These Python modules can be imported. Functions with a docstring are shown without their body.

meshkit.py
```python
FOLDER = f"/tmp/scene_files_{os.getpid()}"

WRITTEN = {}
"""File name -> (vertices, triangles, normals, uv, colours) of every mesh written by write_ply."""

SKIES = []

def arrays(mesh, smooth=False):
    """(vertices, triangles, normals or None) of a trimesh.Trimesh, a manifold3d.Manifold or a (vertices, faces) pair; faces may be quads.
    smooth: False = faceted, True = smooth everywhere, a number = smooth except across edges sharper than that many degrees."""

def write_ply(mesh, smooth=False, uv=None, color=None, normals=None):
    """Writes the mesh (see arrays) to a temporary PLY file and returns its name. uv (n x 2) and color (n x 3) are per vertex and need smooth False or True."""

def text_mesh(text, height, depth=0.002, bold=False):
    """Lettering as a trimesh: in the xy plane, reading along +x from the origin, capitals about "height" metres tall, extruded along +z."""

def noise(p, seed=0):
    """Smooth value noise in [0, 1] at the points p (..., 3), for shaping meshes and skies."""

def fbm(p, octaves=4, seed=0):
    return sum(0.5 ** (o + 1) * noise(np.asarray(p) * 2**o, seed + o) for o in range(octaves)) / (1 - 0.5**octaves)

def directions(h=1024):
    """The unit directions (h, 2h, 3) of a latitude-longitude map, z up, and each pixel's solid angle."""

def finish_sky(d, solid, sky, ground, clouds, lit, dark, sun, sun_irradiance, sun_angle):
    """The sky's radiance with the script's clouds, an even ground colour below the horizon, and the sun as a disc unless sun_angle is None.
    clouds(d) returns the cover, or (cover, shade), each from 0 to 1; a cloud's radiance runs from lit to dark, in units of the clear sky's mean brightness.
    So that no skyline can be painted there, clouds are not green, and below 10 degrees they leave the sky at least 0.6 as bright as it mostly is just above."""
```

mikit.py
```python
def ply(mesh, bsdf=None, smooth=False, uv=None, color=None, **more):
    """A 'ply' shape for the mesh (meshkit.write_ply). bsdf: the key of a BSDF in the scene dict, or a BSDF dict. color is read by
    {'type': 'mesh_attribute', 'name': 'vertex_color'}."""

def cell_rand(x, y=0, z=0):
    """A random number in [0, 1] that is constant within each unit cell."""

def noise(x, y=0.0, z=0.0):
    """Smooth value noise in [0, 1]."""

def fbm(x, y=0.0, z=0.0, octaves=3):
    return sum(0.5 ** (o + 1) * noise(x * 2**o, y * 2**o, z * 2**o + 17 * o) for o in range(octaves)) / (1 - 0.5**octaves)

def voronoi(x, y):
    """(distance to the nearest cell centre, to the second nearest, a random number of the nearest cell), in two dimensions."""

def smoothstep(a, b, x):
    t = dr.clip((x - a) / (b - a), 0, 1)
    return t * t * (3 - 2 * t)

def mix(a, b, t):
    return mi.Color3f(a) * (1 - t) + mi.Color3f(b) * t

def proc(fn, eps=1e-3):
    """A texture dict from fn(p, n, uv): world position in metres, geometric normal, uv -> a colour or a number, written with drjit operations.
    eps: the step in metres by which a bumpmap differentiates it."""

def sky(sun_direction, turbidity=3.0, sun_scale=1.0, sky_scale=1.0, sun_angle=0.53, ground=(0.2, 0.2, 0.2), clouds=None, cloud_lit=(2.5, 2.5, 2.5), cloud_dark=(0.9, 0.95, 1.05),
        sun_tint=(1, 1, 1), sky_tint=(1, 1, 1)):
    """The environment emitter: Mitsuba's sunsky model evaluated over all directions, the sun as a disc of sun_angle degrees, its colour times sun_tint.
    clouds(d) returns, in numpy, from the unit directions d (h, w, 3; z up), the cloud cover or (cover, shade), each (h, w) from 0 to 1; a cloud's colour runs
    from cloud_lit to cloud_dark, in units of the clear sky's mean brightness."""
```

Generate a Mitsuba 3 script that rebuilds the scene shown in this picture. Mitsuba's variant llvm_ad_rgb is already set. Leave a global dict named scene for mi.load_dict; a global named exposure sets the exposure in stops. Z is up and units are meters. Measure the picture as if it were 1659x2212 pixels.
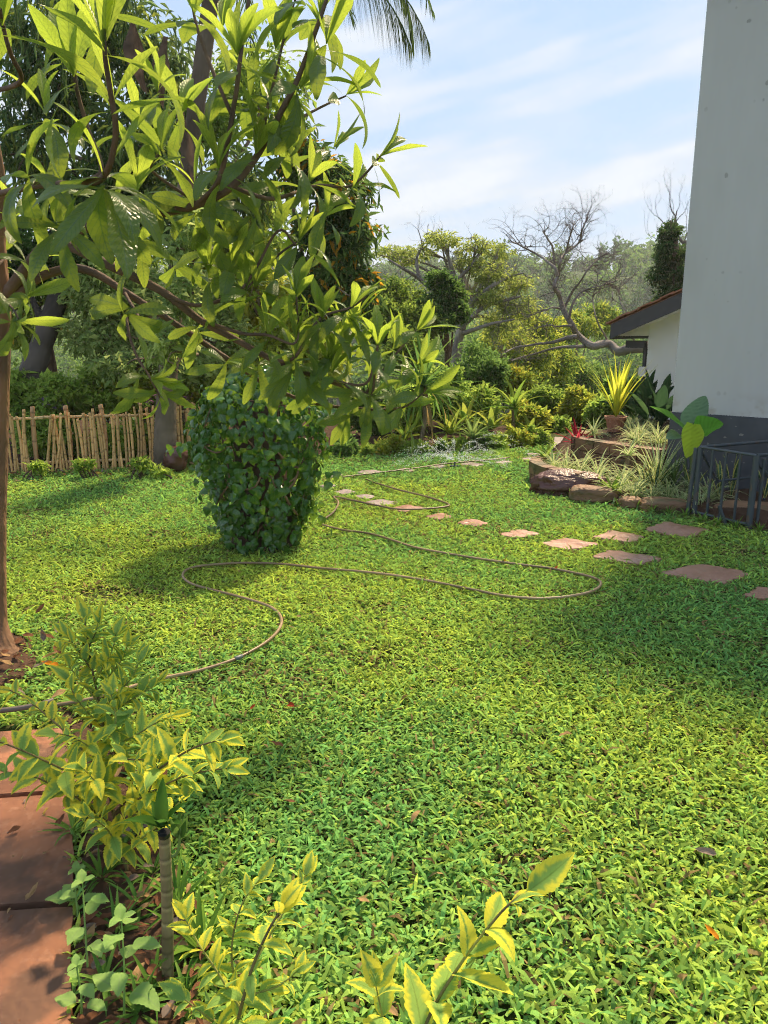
import math
import numpy as np
import trimesh
import drjit as dr
import mitsuba as mi
import mikit
import meshkit
from shapely.geometry import Polygon, Point
from shapely import contains_xy

T = mi.ScalarTransform4f
scene, labels = {}, {}

# ---------------------------------------------------------------- camera, sky, exposure
EYE, PITCH, FPX, CX, CY = 1.6, math.radians(13.3), 1660.0, 829.5, 1106.0
scene['camera'] = {'type': 'perspective', 'fov': 2 * math.degrees(math.atan(CX / FPX)), 'fov_axis': 'x', 'near_clip': 0.05, 'far_clip': 4000.0,
                   'to_world': T().look_at(origin=[0, 0, EYE], target=[0, math.cos(PITCH), EYE - math.sin(PITCH)], up=[0, 0, 1])}
SUN_AZ, SUN_EL = math.radians(28), math.radians(51)
SUN = [math.sin(SUN_AZ) * math.cos(SUN_EL), math.cos(SUN_AZ) * math.cos(SUN_EL), math.sin(SUN_EL)]


def clouds(d):
    az, el = np.arctan2(d[..., 0], d[..., 1]), np.arcsin(np.clip(d[..., 2], -1, 1))
    q = np.stack([az * 3.6, (el - 0.20 * az) * 27, az * 0 + 2.0], -1)
    streak = meshkit.fbm(q, 5, 3)
    puff = meshkit.fbm(np.stack([az * 7, el * 14, az * 0], -1), 4, 9)
    cover = np.clip((streak - 0.46) * 3.8, 0, 1) * 0.8 + np.clip((puff - 0.52) * 4, 0, 1) * 0.35
    veil = 0.84 + 0.10 * np.exp(-np.maximum(el, 0) / 0.2)
    low = 0.45 * np.exp(-np.maximum(el, 0) / 0.16)
    return np.clip(veil + cover * 0.2, 0, 1), np.clip(1.0 - low - cover, 0, 1)


scene['sky'] = mikit.sky(SUN, turbidity=3, sun_scale=0.52, sky_scale=0.80, sun_angle=6.0, ground=(0.09, 0.12, 0.05), clouds=clouds,
                         cloud_lit=(1.16, 1.25, 1.38), cloud_dark=(0.62, 0.85, 1.20), sun_tint=(1.0, 0.94, 0.82))
exposure = 3.5


# ---------------------------------------------------------------- helpers
def ray(u, v):
    a, b = (u - CX) / FPX, (CY - v) / FPX
    return np.array([a, math.cos(PITCH) + b * math.sin(PITCH), -math.sin(PITCH) + b * math.cos(PITCH)])


def at(u, v, y):
    """The point seen at (u, v) of the photograph at ground distance y."""
    r = ray(u, v)
    return np.array([0, 0, EYE]) + r * (y / r[1])


def on(u, v, z=0.0):
    """The point seen at (u, v) on the level z."""
    r = ray(u, v)
    return np.array([0, 0, EYE]) + r * ((z - EYE) / r[2])


def numbered(name):
    taken = lambda k: k in scene or k in labels or any(s.startswith(k + '__') for s in THINGS.get(k, ()))  # noqa: E731
    if not taken(name):
        return name
    n = COUNT.get(name, 1)
    while taken(f'{name}_{n:03d}'):
        n += 1
    COUNT[name] = n
    return f'{name}_{n:03d}'


COUNT, THINGS = {}, {}


def thing(name, label, category, group=None):
    k = numbered(name)
    labels[k] = {'label': label, 'category': category}
    if group:
        labels[k]['group'] = group
    return k


def part(parent, name, shape, label=None, stuff=False):
    k = numbered(f'{parent}__{name}')
    scene[k] = shape
    d = {}
    if label:
        d['label'] = label
    if stuff:
        d['kind'] = 'stuff'
    if d:
        labels[k] = d
    return k


def solo(name, shape, label, category, group=None):
    k = thing(name, label, category, group)
    scene[k] = shape
    return k


def struct(name, shape, parent=None):
    k = numbered(name)
    scene[k] = shape
    labels[k] = {'kind': 'structure'}
    return k


def unit(v):
    v = np.asarray(v, float)
    return v / np.maximum(np.linalg.norm(v, axis=-1, keepdims=True), 1e-9)


def spline(pts, n=8):
    """Catmull-Rom through the points (k, m), n steps per span."""
    p = np.asarray(pts, float)
    if len(p) < 3:
        t = np.linspace(0, 1, n + 1)[:, None]
        return p[0] * (1 - t) + p[-1] * t
    q = np.vstack([2 * p[0] - p[1], p, 2 * p[-1] - p[-2]])
    out = []
    for i in range(len(p) - 1):
        a, b, c, d = q[i:i + 4]
        t = np.arange(n)[:, None] / n
        out.append(0.5 * (2 * b + (c - a) * t + (2 * a - 5 * b + 4 * c - d) * t ** 2 + (3 * b - a - 3 * c + d) * t ** 3))
    return np.vstack(out + [p[-1:]])


def tube(pts, rad, sides=8, cap=True):
    p = np.asarray(pts, float)
    rad = np.broadcast_to(np.asarray(rad, float), (len(p),))
    t = unit(np.gradient(p, axis=0))
    a = np.cross(t[0], [0, 0, 1.0] if abs(t[0, 2]) < 0.9 else [1.0, 0, 0])
    A = []
    for k in t:
        a = a - k * (a @ k)
        a = a / max(np.linalg.norm(a), 1e-9)
        A.append(a)
    A = np.array(A)
    B = np.cross(t, A)
    g = np.arange(sides) * 2 * np.pi / sides
    v = p[:, None] + rad[:, None, None] * (np.cos(g)[None, :, None] * A[:, None] + np.sin(g)[None, :, None] * B[:, None])
    i, j = np.meshgrid(np.arange(len(p) - 1), np.arange(sides), indexing='ij')
    q = np.stack([i * sides + j, i * sides + (j + 1) % sides, (i + 1) * sides + (j + 1) % sides, (i + 1) * sides + j], -1).reshape(-1, 4)
    f = np.vstack([q[:, [0, 1, 2]], q[:, [0, 2, 3]]])
    v = v.reshape(-1, 3)
    if cap:
        n = len(v)
        v = np.vstack([v, p[0], p[-1]])
        j = np.arange(sides)
        e = (len(p) - 1) * sides
        f = np.vstack([f, np.stack([j * 0 + n, (j + 1) % sides, j], 1), np.stack([j * 0 + n + 1, e + j, e + (j + 1) % sides], 1)])
    return v, f


def merge(parts):
    V, F, n = [], [], 0
    for v, f in parts:
        V.append(v)
        F.append(np.asarray(f) + n)
        n += len(v)
    return np.vstack(V), np.vstack(F)


def noisy_color(v, base, amount=0.35, freq=6.0, second=None, seed=0):
    n = meshkit.fbm(v * freq, 4, seed)
    c = np.asarray(base)[None] * (1 + amount * 2 * (n - 0.5))[:, None]
    if second is not None:
        m = np.clip((meshkit.fbm(v * freq * 0.37, 4, seed + 11) - 0.48) * 5, 0, 1)[:, None]
        c = c * (1 - m) + np.asarray(second) * m
    return np.clip(c, 0.003, 0.95)


def bark(mesh, base, second=None, freq=14.0, smooth=True, seed=0, bsdf='m_bark'):
    v, f = mesh
    return mikit.ply((v, f), bsdf, smooth=smooth, color=noisy_color(v, base, 0.45, freq, second, seed))


def box(x0, x1, y0, y1, z0, z1):
    m = trimesh.creation.box(bounds=[[x0, y0, z0], [x1, y1, z1]])
    return np.array(m.vertices), np.array(m.faces)


def move(mesh, R=None, t=(0, 0, 0)):
    v, f = mesh
    return (v if R is None else v @ np.asarray(R).T) + np.asarray(t), f


def rotz(a):
    c, s = math.cos(a), math.sin(a)
    return np.array([[c, -s, 0], [s, c, 0], [0, 0, 1.0]])


def frame(d, up):
    """Columns x, y = d, z = about up; works on rows of vectors too."""
    y = unit(d)
    x = np.cross(y, unit(up))
    bad = np.linalg.norm(x, axis=-1, keepdims=True) < 1e-4
    x = unit(np.where(bad, np.cross(y, np.array([0.3, 0.2, 0.9])), x))
    return np.stack([x, y, np.cross(x, y)], -1)


def leaf_shape(L=1.0, W=0.3, n=8, prof=None, bend=0.6, start=0.0, fold=0.25, nx=2, wave=0.0, power=1.0, ripple=0, seed=0, curl=0.0, slant=0.0):
    """One leaf as a curved blade: base at the origin, along +y, upper face +z. Returns (v, f, uv), u across, v along."""
    r = np.random.default_rng(seed)
    prof = prof or (lambda t: np.sin(np.pi * np.clip(t, 0, 1)) ** 0.8)
    t = np.linspace(0, 1, n + 1)
    ang = start - bend * t ** power
    step = L / n
    cy = np.concatenate([[0], np.cumsum(np.cos((ang[1:] + ang[:-1]) / 2) * step)])
    cz = np.concatenate([[0], np.cumsum(np.sin((ang[1:] + ang[:-1]) / 2) * step)])
    w = np.maximum(W * prof(t), 0.0008) / 2
    s = np.linspace(-1, 1, nx + 1)
    ph = r.uniform(0, 6.28)
    lift = fold * np.abs(s)[None] * w[:, None] - curl * (s ** 2)[None] * w[:, None]
    lift = lift + wave * w[:, None] * np.sin(t * 9 + ph)[:, None] * s[None] ** 2 * np.sign(s)[None]
    if ripple:
        lift = lift + 0.05 * w.max() * np.minimum(1, w / w.max() * 1.6)[:, None] * np.sin((t[:, None] * ripple - np.abs(s)[None] * slant) * np.pi * 2) * (0.02 + 3.4 * np.abs(s) * (1 - np.abs(s)))[None]
    side = w[:, None] * s[None]
    v = np.stack([side, cy[:, None] - np.sin(ang)[:, None] * lift, cz[:, None] + np.cos(ang)[:, None] * lift], -1)
    sway = r.uniform(-0.12, 0.12) * L
    v[..., 0] += (sway * t ** 2)[:, None]
    i, j = np.meshgrid(np.arange(n), np.arange(nx), indexing='ij')
    k = nx + 1
    q = np.stack([i * k + j, i * k + j + 1, (i + 1) * k + j + 1, (i + 1) * k + j], -1).reshape(-1, 4)
    uv = np.stack(np.broadcast_arrays((s[None] + 1) / 2, t[:, None]), -1).reshape(-1, 2)
    return v.reshape(-1, 3), np.vstack([q[:, [0, 1, 2]], q[:, [0, 2, 3]]]), uv


def batch(shape, R, pos, scale):
    """Many copies of one leaf: rotations (n, 3, 3), places (n, 3), scales (n,). Returns v, f, uv."""
    v, f, uv = shape
    n = len(pos)
    V = np.einsum('nij,kj->nki', R * np.asarray(scale)[:, None, None], v) + pos[:, None]
    F = f[None] + (np.arange(n) * len(v))[:, None, None]
    return V.reshape(-1, 3), F.reshape(-1, 3), np.tile(uv, (n, 1))


def mat4(R, pos, s):
    m = np.eye(4)
    m[:3, :3] = R * s
    m[:3, 3] = pos
    return T(m.tolist())


DIAMOND = (np.array([[0, 0, 0], [-0.5, 0.45, 0.12], [0, 1, -0.12], [0.5, 0.45, 0.12]], float), np.array([[0, 2, 1], [0, 3, 2]]))


def cards(pos, d, up, length, width, color):
    """Small folded leaves: n places, directions, faces, sizes and colours."""
    R = frame(d, up)
    v0, f0 = DIAMOND
    n = len(pos)
    loc = np.repeat(v0[None], n, 0)
    loc[..., 0] *= np.asarray(width)[:, None]
    loc[..., 1] *= np.asarray(length)[:, None]
    loc[..., 2] *= np.asarray(length)[:, None]
    V = np.einsum('nij,nkj->nki', R, loc) + pos[:, None]
    F = f0[None] + (np.arange(n) * 4)[:, None, None]
    return V.reshape(-1, 3), F.reshape(-1, 3), np.repeat(color, 4, 0)


def join_colored(parts):
    n, V, F, C = 0, [], [], []
    for v, f, c in parts:
        V.append(v)
        F.append(f + n)
        C.append(c)
        n += len(v)
    return np.vstack(V), np.vstack(F), np.vstack(C)


# ---------------------------------------------------------------- materials
def rgb(*c):
    return {'type': 'rgb', 'value': list(c)}


VC = {'type': 'mesh_attribute', 'name': 'vertex_color'}


def veins(uv, count, slope):
    a = dr.abs(uv.x - 0.5) * 2
    x = (uv.y * count - a * slope)
    tri = dr.abs(x - dr.floor(x) - 0.5) * 2
    side = mikit.smoothstep(0.72, 0.98, tri)
    mid = 1 - mikit.smoothstep(0.02, 0.09, a)
    return side, mid, a


def loquat_reflect(p, n, uv):
    side, mid, a = veins(uv, 13, 2.0)
    g = mikit.noise(p.x * 9, p.y * 9, p.z * 9)
    c = mikit.mix([0.014, 0.042, 0.022], [0.030, 0.075, 0.028], g)
    return mikit.mix(c, [0.10, 0.15, 0.07], dr.clip(side * 0.3 + mid * 0.7, 0, 1))


def loquat_young(p, n, uv):
    side, mid, a = veins(uv, 13, 2.0)
    g = mikit.noise(p.x * 7, p.y * 7, p.z * 7)
    c = mikit.mix([0.42, 0.60, 0.06], [0.62, 0.74, 0.09], g)
    return mikit.mix(c, [0.28, 0.42, 0.05], dr.clip(side * 0.6 + mid * 0.85, 0, 1))


def loquat_old(p, n, uv):
    side, mid, a = veins(uv, 13, 2.0)
    g = mikit.noise(p.x * 7, p.y * 7, p.z * 7)
    c = mikit.mix([0.34, 0.50, 0.05], [0.50, 0.62, 0.07], g)
    return mikit.mix(c, [0.14, 0.26, 0.04], dr.clip(side * 0.5 + mid * 0.8, 0, 1))


def loquat_bump(p, n, uv):
    a = dr.abs(uv.x - 0.5) * 2
    x = uv.y * 13 - a * 2.0
    return dr.sin(x * 6.2832) * 0.5 * mikit.smoothstep(0.02, 0.25, a) + 0.5


P_RY, P_RO, P_RR = mikit.proc(loquat_young), mikit.proc(loquat_old), mikit.proc(loquat_reflect)


def leafy(reflect, through, weight, rough=0.4, bump=None):
    a = {'type': 'principled', 'base_color': reflect, 'roughness': rough, 'specular': 0.5}
    if bump:
        a = {'type': 'bumpmap', 'tex': bump[0], 'scale': bump[1], 'bsdf': a}
    return {'type': 'blendbsdf', 'weight': weight, 'a': {'type': 'twosided', 'bsdf': a},
            'b': {'type': 'principledthin', 'base_color': through, 'roughness': 0.5, 'diff_trans': 1.7}}


B_L = mikit.proc(loquat_bump, 2e-4)
scene['m_loquat_young'] = leafy(P_RR, P_RY, 0.60, 0.34, (B_L, 0.0016))
scene['m_loquat_old'] = leafy(P_RR, P_RO, 0.42, 0.30, (B_L, 0.0022))


def gold(p, n, uv):
    a = dr.abs(uv.x - 0.5) * 2
    w = mikit.noise(uv.y * 26, a * 3, p.x * 6 + p.y * 5) * 0.5 + mikit.noise(p.x * 25, p.y * 25, p.z * 25) * 0.5
    edge = mikit.smoothstep(0.36, 0.66, a * 0.62 + w * 0.55 - 0.12 * (1 - uv.y) + mikit.smoothstep(0.8, 1.0, uv.y) * 0.3 + (mikit.noise(p.x * 11, p.y * 11, p.z * 11) - 0.55) * 0.7)
    side, mid, _ = veins(uv, 9, 1.6)
    green = mikit.mix([0.19, 0.38, 0.10], [0.38, 0.54, 0.13], mikit.noise(p.x * 14, p.y * 14, p.z * 14))
    c = mikit.mix(green, [0.78, 0.74, 0.08], edge)
    return mikit.mix(c, [0.22, 0.34, 0.07], dr.clip(mid * 0.6 + side * 0.15, 0, 1))


P_G = mikit.proc(gold)
scene['m_gold'] = {'type': 'principledthin', 'base_color': P_G, 'roughness': 0.33, 'diff_trans': 0.95, 'eta': 1.5}


def wide_leaf(p, n, uv):
    side, mid, a = veins(uv, 9, 1.6)
    g = mikit.noise(p.x * 12, p.y * 12, p.z * 12)
    c = mikit.mix([0.21, 0.38, 0.10], [0.32, 0.48, 0.15], g)
    return mikit.mix(c, [0.26, 0.38, 0.16], dr.clip(mid * 0.7 + side * 0.3, 0, 1))


scene['m_weed'] = {'type': 'principledthin', 'base_color': mikit.proc(wide_leaf), 'roughness': 0.5, 'diff_trans': 0.8}


def ivy_leaf(p, n, uv):
    side, mid, a = veins(uv, 5, 1.5)
    g = mikit.noise(p.x * 8, p.y * 8, p.z * 8)
    c = mikit.mix([0.010, 0.052, 0.013], [0.035, 0.12, 0.022], g)
    return mikit.mix(c, [0.10, 0.19, 0.07], dr.clip(mid * 0.5 + side * 0.25, 0, 1))


scene['m_ivy'] = leafy(mikit.proc(ivy_leaf), rgb(0.30, 0.54, 0.05), 0.22, 0.22)
scene['m_leaf'] = {'type': 'principledthin', 'base_color': VC, 'roughness': 0.42, 'diff_trans': 1.3}
scene['m_leaf_far'] = {'type': 'principledthin', 'base_color': VC, 'roughness': 0.7, 'diff_trans': 0.9}
scene['m_grass'] = {'type': 'principledthin', 'base_color': VC, 'roughness': 0.27, 'diff_trans': 0.85}


def stripe(p, n, uv):
    a = dr.abs(uv.x - 0.5) * 2
    g = mikit.noise(p.x * 60, p.y * 60, p.z * 12)
    return mikit.mix(mikit.mix([0.16, 0.32, 0.09], [0.28, 0.44, 0.12], g), [0.80, 0.80, 0.45], mikit.smoothstep(0.4, 0.58, a))


def band(p, n, uv):
    a = dr.abs(uv.x - 0.5) * 2
    b = mikit.smoothstep(0.45, 0.6, mikit.noise(uv.y * 26, uv.x * 3, p.x * 4))
    return mikit.mix(mikit.mix([0.035, 0.075, 0.035], [0.12, 0.19, 0.09], b), [0.55, 0.48, 0.13], mikit.smoothstep(0.62, 0.74, a))


scene['m_stripe'] = {'type': 'principledthin', 'base_color': mikit.proc(stripe), 'roughness': 0.45, 'diff_trans': 0.8}
scene['m_band'] = {'type': 'principledthin', 'base_color': mikit.proc(band), 'roughness': 0.4, 'diff_trans': 0.3}


def bark_bump(p, n, uv):
    return mikit.fbm(p.x * 55, p.y * 55, p.z * 18, 4)


scene['m_bark'] = {'type': 'bumpmap', 'tex': mikit.proc(bark_bump, 1e-3), 'scale': 0.012, 'bsdf': {'type': 'principled', 'base_color': VC, 'roughness': 0.85, 'specular': 0.25}}
scene['m_cane'] = {'type': 'principled', 'base_color': VC, 'roughness': 0.5, 'specular': 0.4}
scene['m_dry'] = {'type': 'principledthin', 'base_color': VC, 'roughness': 0.6, 'diff_trans': 0.5}


def soil(p, n, uv):
    g = mikit.fbm(p.x * 9, p.y * 9, p.z * 9, 4)
    h = mikit.noise(p.x * 120, p.y * 120, p.z * 120)
    return mikit.mix([0.032, 0.021, 0.013], [0.105, 0.055, 0.033], g * 0.75 + h * 0.25)


def grit(p, n, uv):
    return mikit.fbm(p.x * 45, p.y * 45, p.z * 45, 4)


P_GRIT = mikit.proc(grit, 2e-3)
scene['m_soil'] = {'type': 'bumpmap', 'tex': P_GRIT, 'scale': 0.03, 'bsdf': {'type': 'principled', 'base_color': mikit.proc(soil), 'roughness': 0.9, 'specular': 0.2}}


def turf(p, n, uv):
    g = mikit.fbm(p.x * 3, p.y * 3, 0, 4)
    h = mikit.noise(p.x * 70, p.y * 70, 0)
    near = mikit.mix([0.022, 0.036, 0.009], [0.07, 0.075, 0.025], g * 0.6 + h * 0.4)
    k = mikit.fbm(p.x * 0.05, p.y * 0.05, 3, 3)
    far = mikit.mix([0.03, 0.06, 0.018], [0.07, 0.10, 0.03], k)
    return mikit.mix(near, far, mikit.smoothstep(12, 20, p.y))


scene['m_turf'] = {'type': 'principled', 'base_color': mikit.proc(turf), 'roughness': 0.95, 'specular': 0.1}


def slab(p, n, uv):
    g = mikit.fbm(p.x * 6, p.y * 6, p.z * 6, 5)
    h = mikit.fbm(p.x * 40, p.y * 40, p.z * 40, 3)
    c = mikit.mix([0.21, 0.10, 0.062], [0.39, 0.205, 0.135], g)
    c = mikit.mix(c, [0.33, 0.20, 0.14], mikit.smoothstep(0.5, 0.75, h) * 0.5)
    return mikit.mix(c, [0.08, 0.05, 0.035], mikit.smoothstep(0.62, 0.8, mikit.fbm(p.x * 3 + 9, p.y * 3, 1, 4)) * 0.6)


def slab_rough(p, n, uv):
    wet = mikit.smoothstep(0.4, 0.6, mikit.fbm(p.x * 4, p.y * 4 + 5, 0, 3))
    return 0.48 - 0.24 * wet


def paver(p, n, uv):
    g = mikit.fbm(p.x * 5, p.y * 5, p.z * 5, 5)
    h = mikit.fbm(p.x * 60, p.y * 60, p.z * 60, 3)
    c = mikit.mix([0.15, 0.062, 0.036], [0.37, 0.165, 0.085], g)
    c = mikit.mix(c, [0.38, 0.22, 0.14], mikit.smoothstep(0.5, 0.85, h) * 0.25)
    return mikit.mix(c, [0.07, 0.045, 0.032], mikit.smoothstep(0.48, 0.72, mikit.fbm(p.x * 7 + 3, p.y * 7, 1, 5)) * 0.7)


scene['m_slab'] = {'type': 'bumpmap', 'tex': P_GRIT, 'scale': 0.006, 'bsdf': {'type': 'principled', 'base_color': mikit.proc(slab), 'roughness': mikit.proc(slab_rough), 'specular': 0.5}}
def slab_grey_sheen(p, n, uv):
    g = mikit.fbm(p.x * 6, p.y * 6, p.z * 6, 5)
    return mikit.mix([0.17, 0.125, 0.11], [0.38, 0.30, 0.27], g)  # sky reflection on the wet far stones is mixed into this grey base colour


scene['m_slab_grey_sheen'] = {'type': 'bumpmap', 'tex': P_GRIT, 'scale': 0.004, 'bsdf': {'type': 'principled', 'base_color': mikit.proc(slab_grey_sheen), 'roughness': 0.34, 'specular': 0.6}}
scene['m_paver'] = {'type': 'bumpmap', 'tex': P_GRIT, 'scale': 0.008, 'bsdf': {'type': 'principled', 'base_color': mikit.proc(paver), 'roughness': 0.8, 'specular': 0.3}}


def stone(p, n, uv):
    g = mikit.fbm(p.x * 8, p.y * 8, p.z * 8, 5)
    c = mikit.mix([0.08, 0.045, 0.028], [0.30, 0.165, 0.085], g)
    return mikit.mix(c, [0.06, 0.08, 0.03], mikit.smoothstep(0.55, 0.75, mikit.fbm(p.x * 5 + 7, p.y * 5, p.z * 5, 4)) * 0.7)


scene['m_stone'] = {'type': 'bumpmap', 'tex': P_GRIT, 'scale': 0.02, 'bsdf': {'type': 'principled', 'base_color': mikit.proc(stone), 'roughness': 0.62, 'specular': 0.4}}


def boulder(p, n, uv):
    g = mikit.fbm(p.x * 9, p.y * 9, p.z * 14, 5)
    return mikit.mix([0.04, 0.016, 0.012], [0.15, 0.055, 0.04], g)


scene['m_boulder'] = {'type': 'bumpmap', 'tex': P_GRIT, 'scale': 0.015, 'bsdf': {'type': 'principled', 'base_color': mikit.proc(boulder), 'roughness': 0.4, 'specular': 0.55}}


def plaster(p, n, uv):
    g = mikit.fbm(p.x * 1.2, p.y * 1.2, p.z * 0.6, 4)
    s = mikit.fbm(p.x * 14, p.y * 14, p.z * 2.0, 4)
    spot = mikit.smoothstep(0.8, 0.86, mikit.noise(p.x * 22, p.y * 22, p.z * 15)) * mikit.smoothstep(0.6, 0.8, mikit.noise(p.x * 3, p.y * 3, p.z * 3))
    c = mikit.mix([0.45, 0.445, 0.435], [0.545, 0.54, 0.53], g * 0.6 + s * 0.4)
    run = mikit.smoothstep(0.56, 0.8, mikit.fbm(p.x * 5 + p.y * 5, 2, p.z * 0.35, 4))
    c = mikit.mix(c, [0.36, 0.35, 0.32], run * 0.5)
    splash = (1 - mikit.smoothstep(0.79, 1.05, p.z)) * mikit.smoothstep(0.4, 0.7, mikit.fbm(p.x * 9, p.y * 9, p.z * 9, 4))
    c = mikit.mix(c, [0.34, 0.28, 0.22], splash * 0.6)
    return mikit.mix(c, [0.22, 0.21, 0.19], spot * 0.6)


def plinth(p, n, uv):
    s = mikit.fbm(p.x * 10, p.y * 10, p.z * 4, 4)
    spot = mikit.smoothstep(0.86, 0.92, mikit.noise(p.x * 26, p.y * 26, p.z * 26))
    c = mikit.mix([0.050, 0.054, 0.066], [0.080, 0.085, 0.098], s)
    return mikit.mix(c, [0.30, 0.28, 0.25], spot * 0.5)


scene['m_plaster'] = {'type': 'bumpmap', 'tex': P_GRIT, 'scale': 0.004, 'bsdf': {'type': 'principled', 'base_color': mikit.proc(plaster), 'roughness': 0.8, 'specular': 0.3}}
scene['m_plinth'] = {'type': 'bumpmap', 'tex': P_GRIT, 'scale': 0.004, 'bsdf': {'type': 'principled', 'base_color': mikit.proc(plinth), 'roughness': 0.6, 'specular': 0.4}}
scene['m_fascia'] = {'type': 'principled', 'base_color': rgb(0.055, 0.052, 0.062), 'roughness': 0.5}
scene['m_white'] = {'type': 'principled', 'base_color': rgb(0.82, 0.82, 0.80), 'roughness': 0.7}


def metal(p, n, uv):
    rust = mikit.smoothstep(0.6, 0.72, mikit.fbm(p.x * 30, p.y * 30, p.z * 12, 4))
    return mikit.mix([0.055, 0.068, 0.078], [0.13, 0.08, 0.05], rust * 0.7)


scene['m_metal'] = {'type': 'principled', 'base_color': mikit.proc(metal), 'roughness': 0.42, 'specular': 0.5}
scene['m_hose'] = {'type': 'principled', 'base_color': VC, 'roughness': 0.42, 'specular': 0.45}


def clay(p, n, uv):
    return mikit.mix([0.24, 0.10, 0.06], [0.36, 0.17, 0.11], mikit.fbm(p.x * 20, p.y * 20, p.z * 20, 4))


scene['m_clay'] = {'type': 'principled', 'base_color': mikit.proc(clay), 'roughness': 0.75}
scene['m_water'] = {'type': 'principledthin', 'base_color': rgb(0.9, 0.93, 0.95), 'roughness': 0.3, 'diff_trans': 1.2}

# ---------------------------------------------------------------- ground, terrain, lawn
rng = np.random.default_rng(7)


def terrain_height(x, y):
    n = meshkit.fbm(np.stack([x * 0.02, y * 0.02, x * 0], -1), 4, 2) - 0.5
    edge = 11.6 - 0.02 * x
    drop = -np.clip(y - edge, 0, 32) * 0.20 * (1 - np.exp(-np.clip(y - edge, 0, 99) / 6))
    drop = np.where(x > 2.6, drop * np.clip((y - 14) / 8, 0, 1), drop)
    rise = 25 * (1 - np.cos(np.clip((y - 95) / 170, 0, 1) * np.pi)) / 2
    return -0.03 + drop + rise + n * np.clip((y - 20) / 40, 0, 1) * 7 + 5 * np.clip((y - 95) / 170, 0, 1) * np.clip(x / 120, -0.6, 1)


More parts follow.
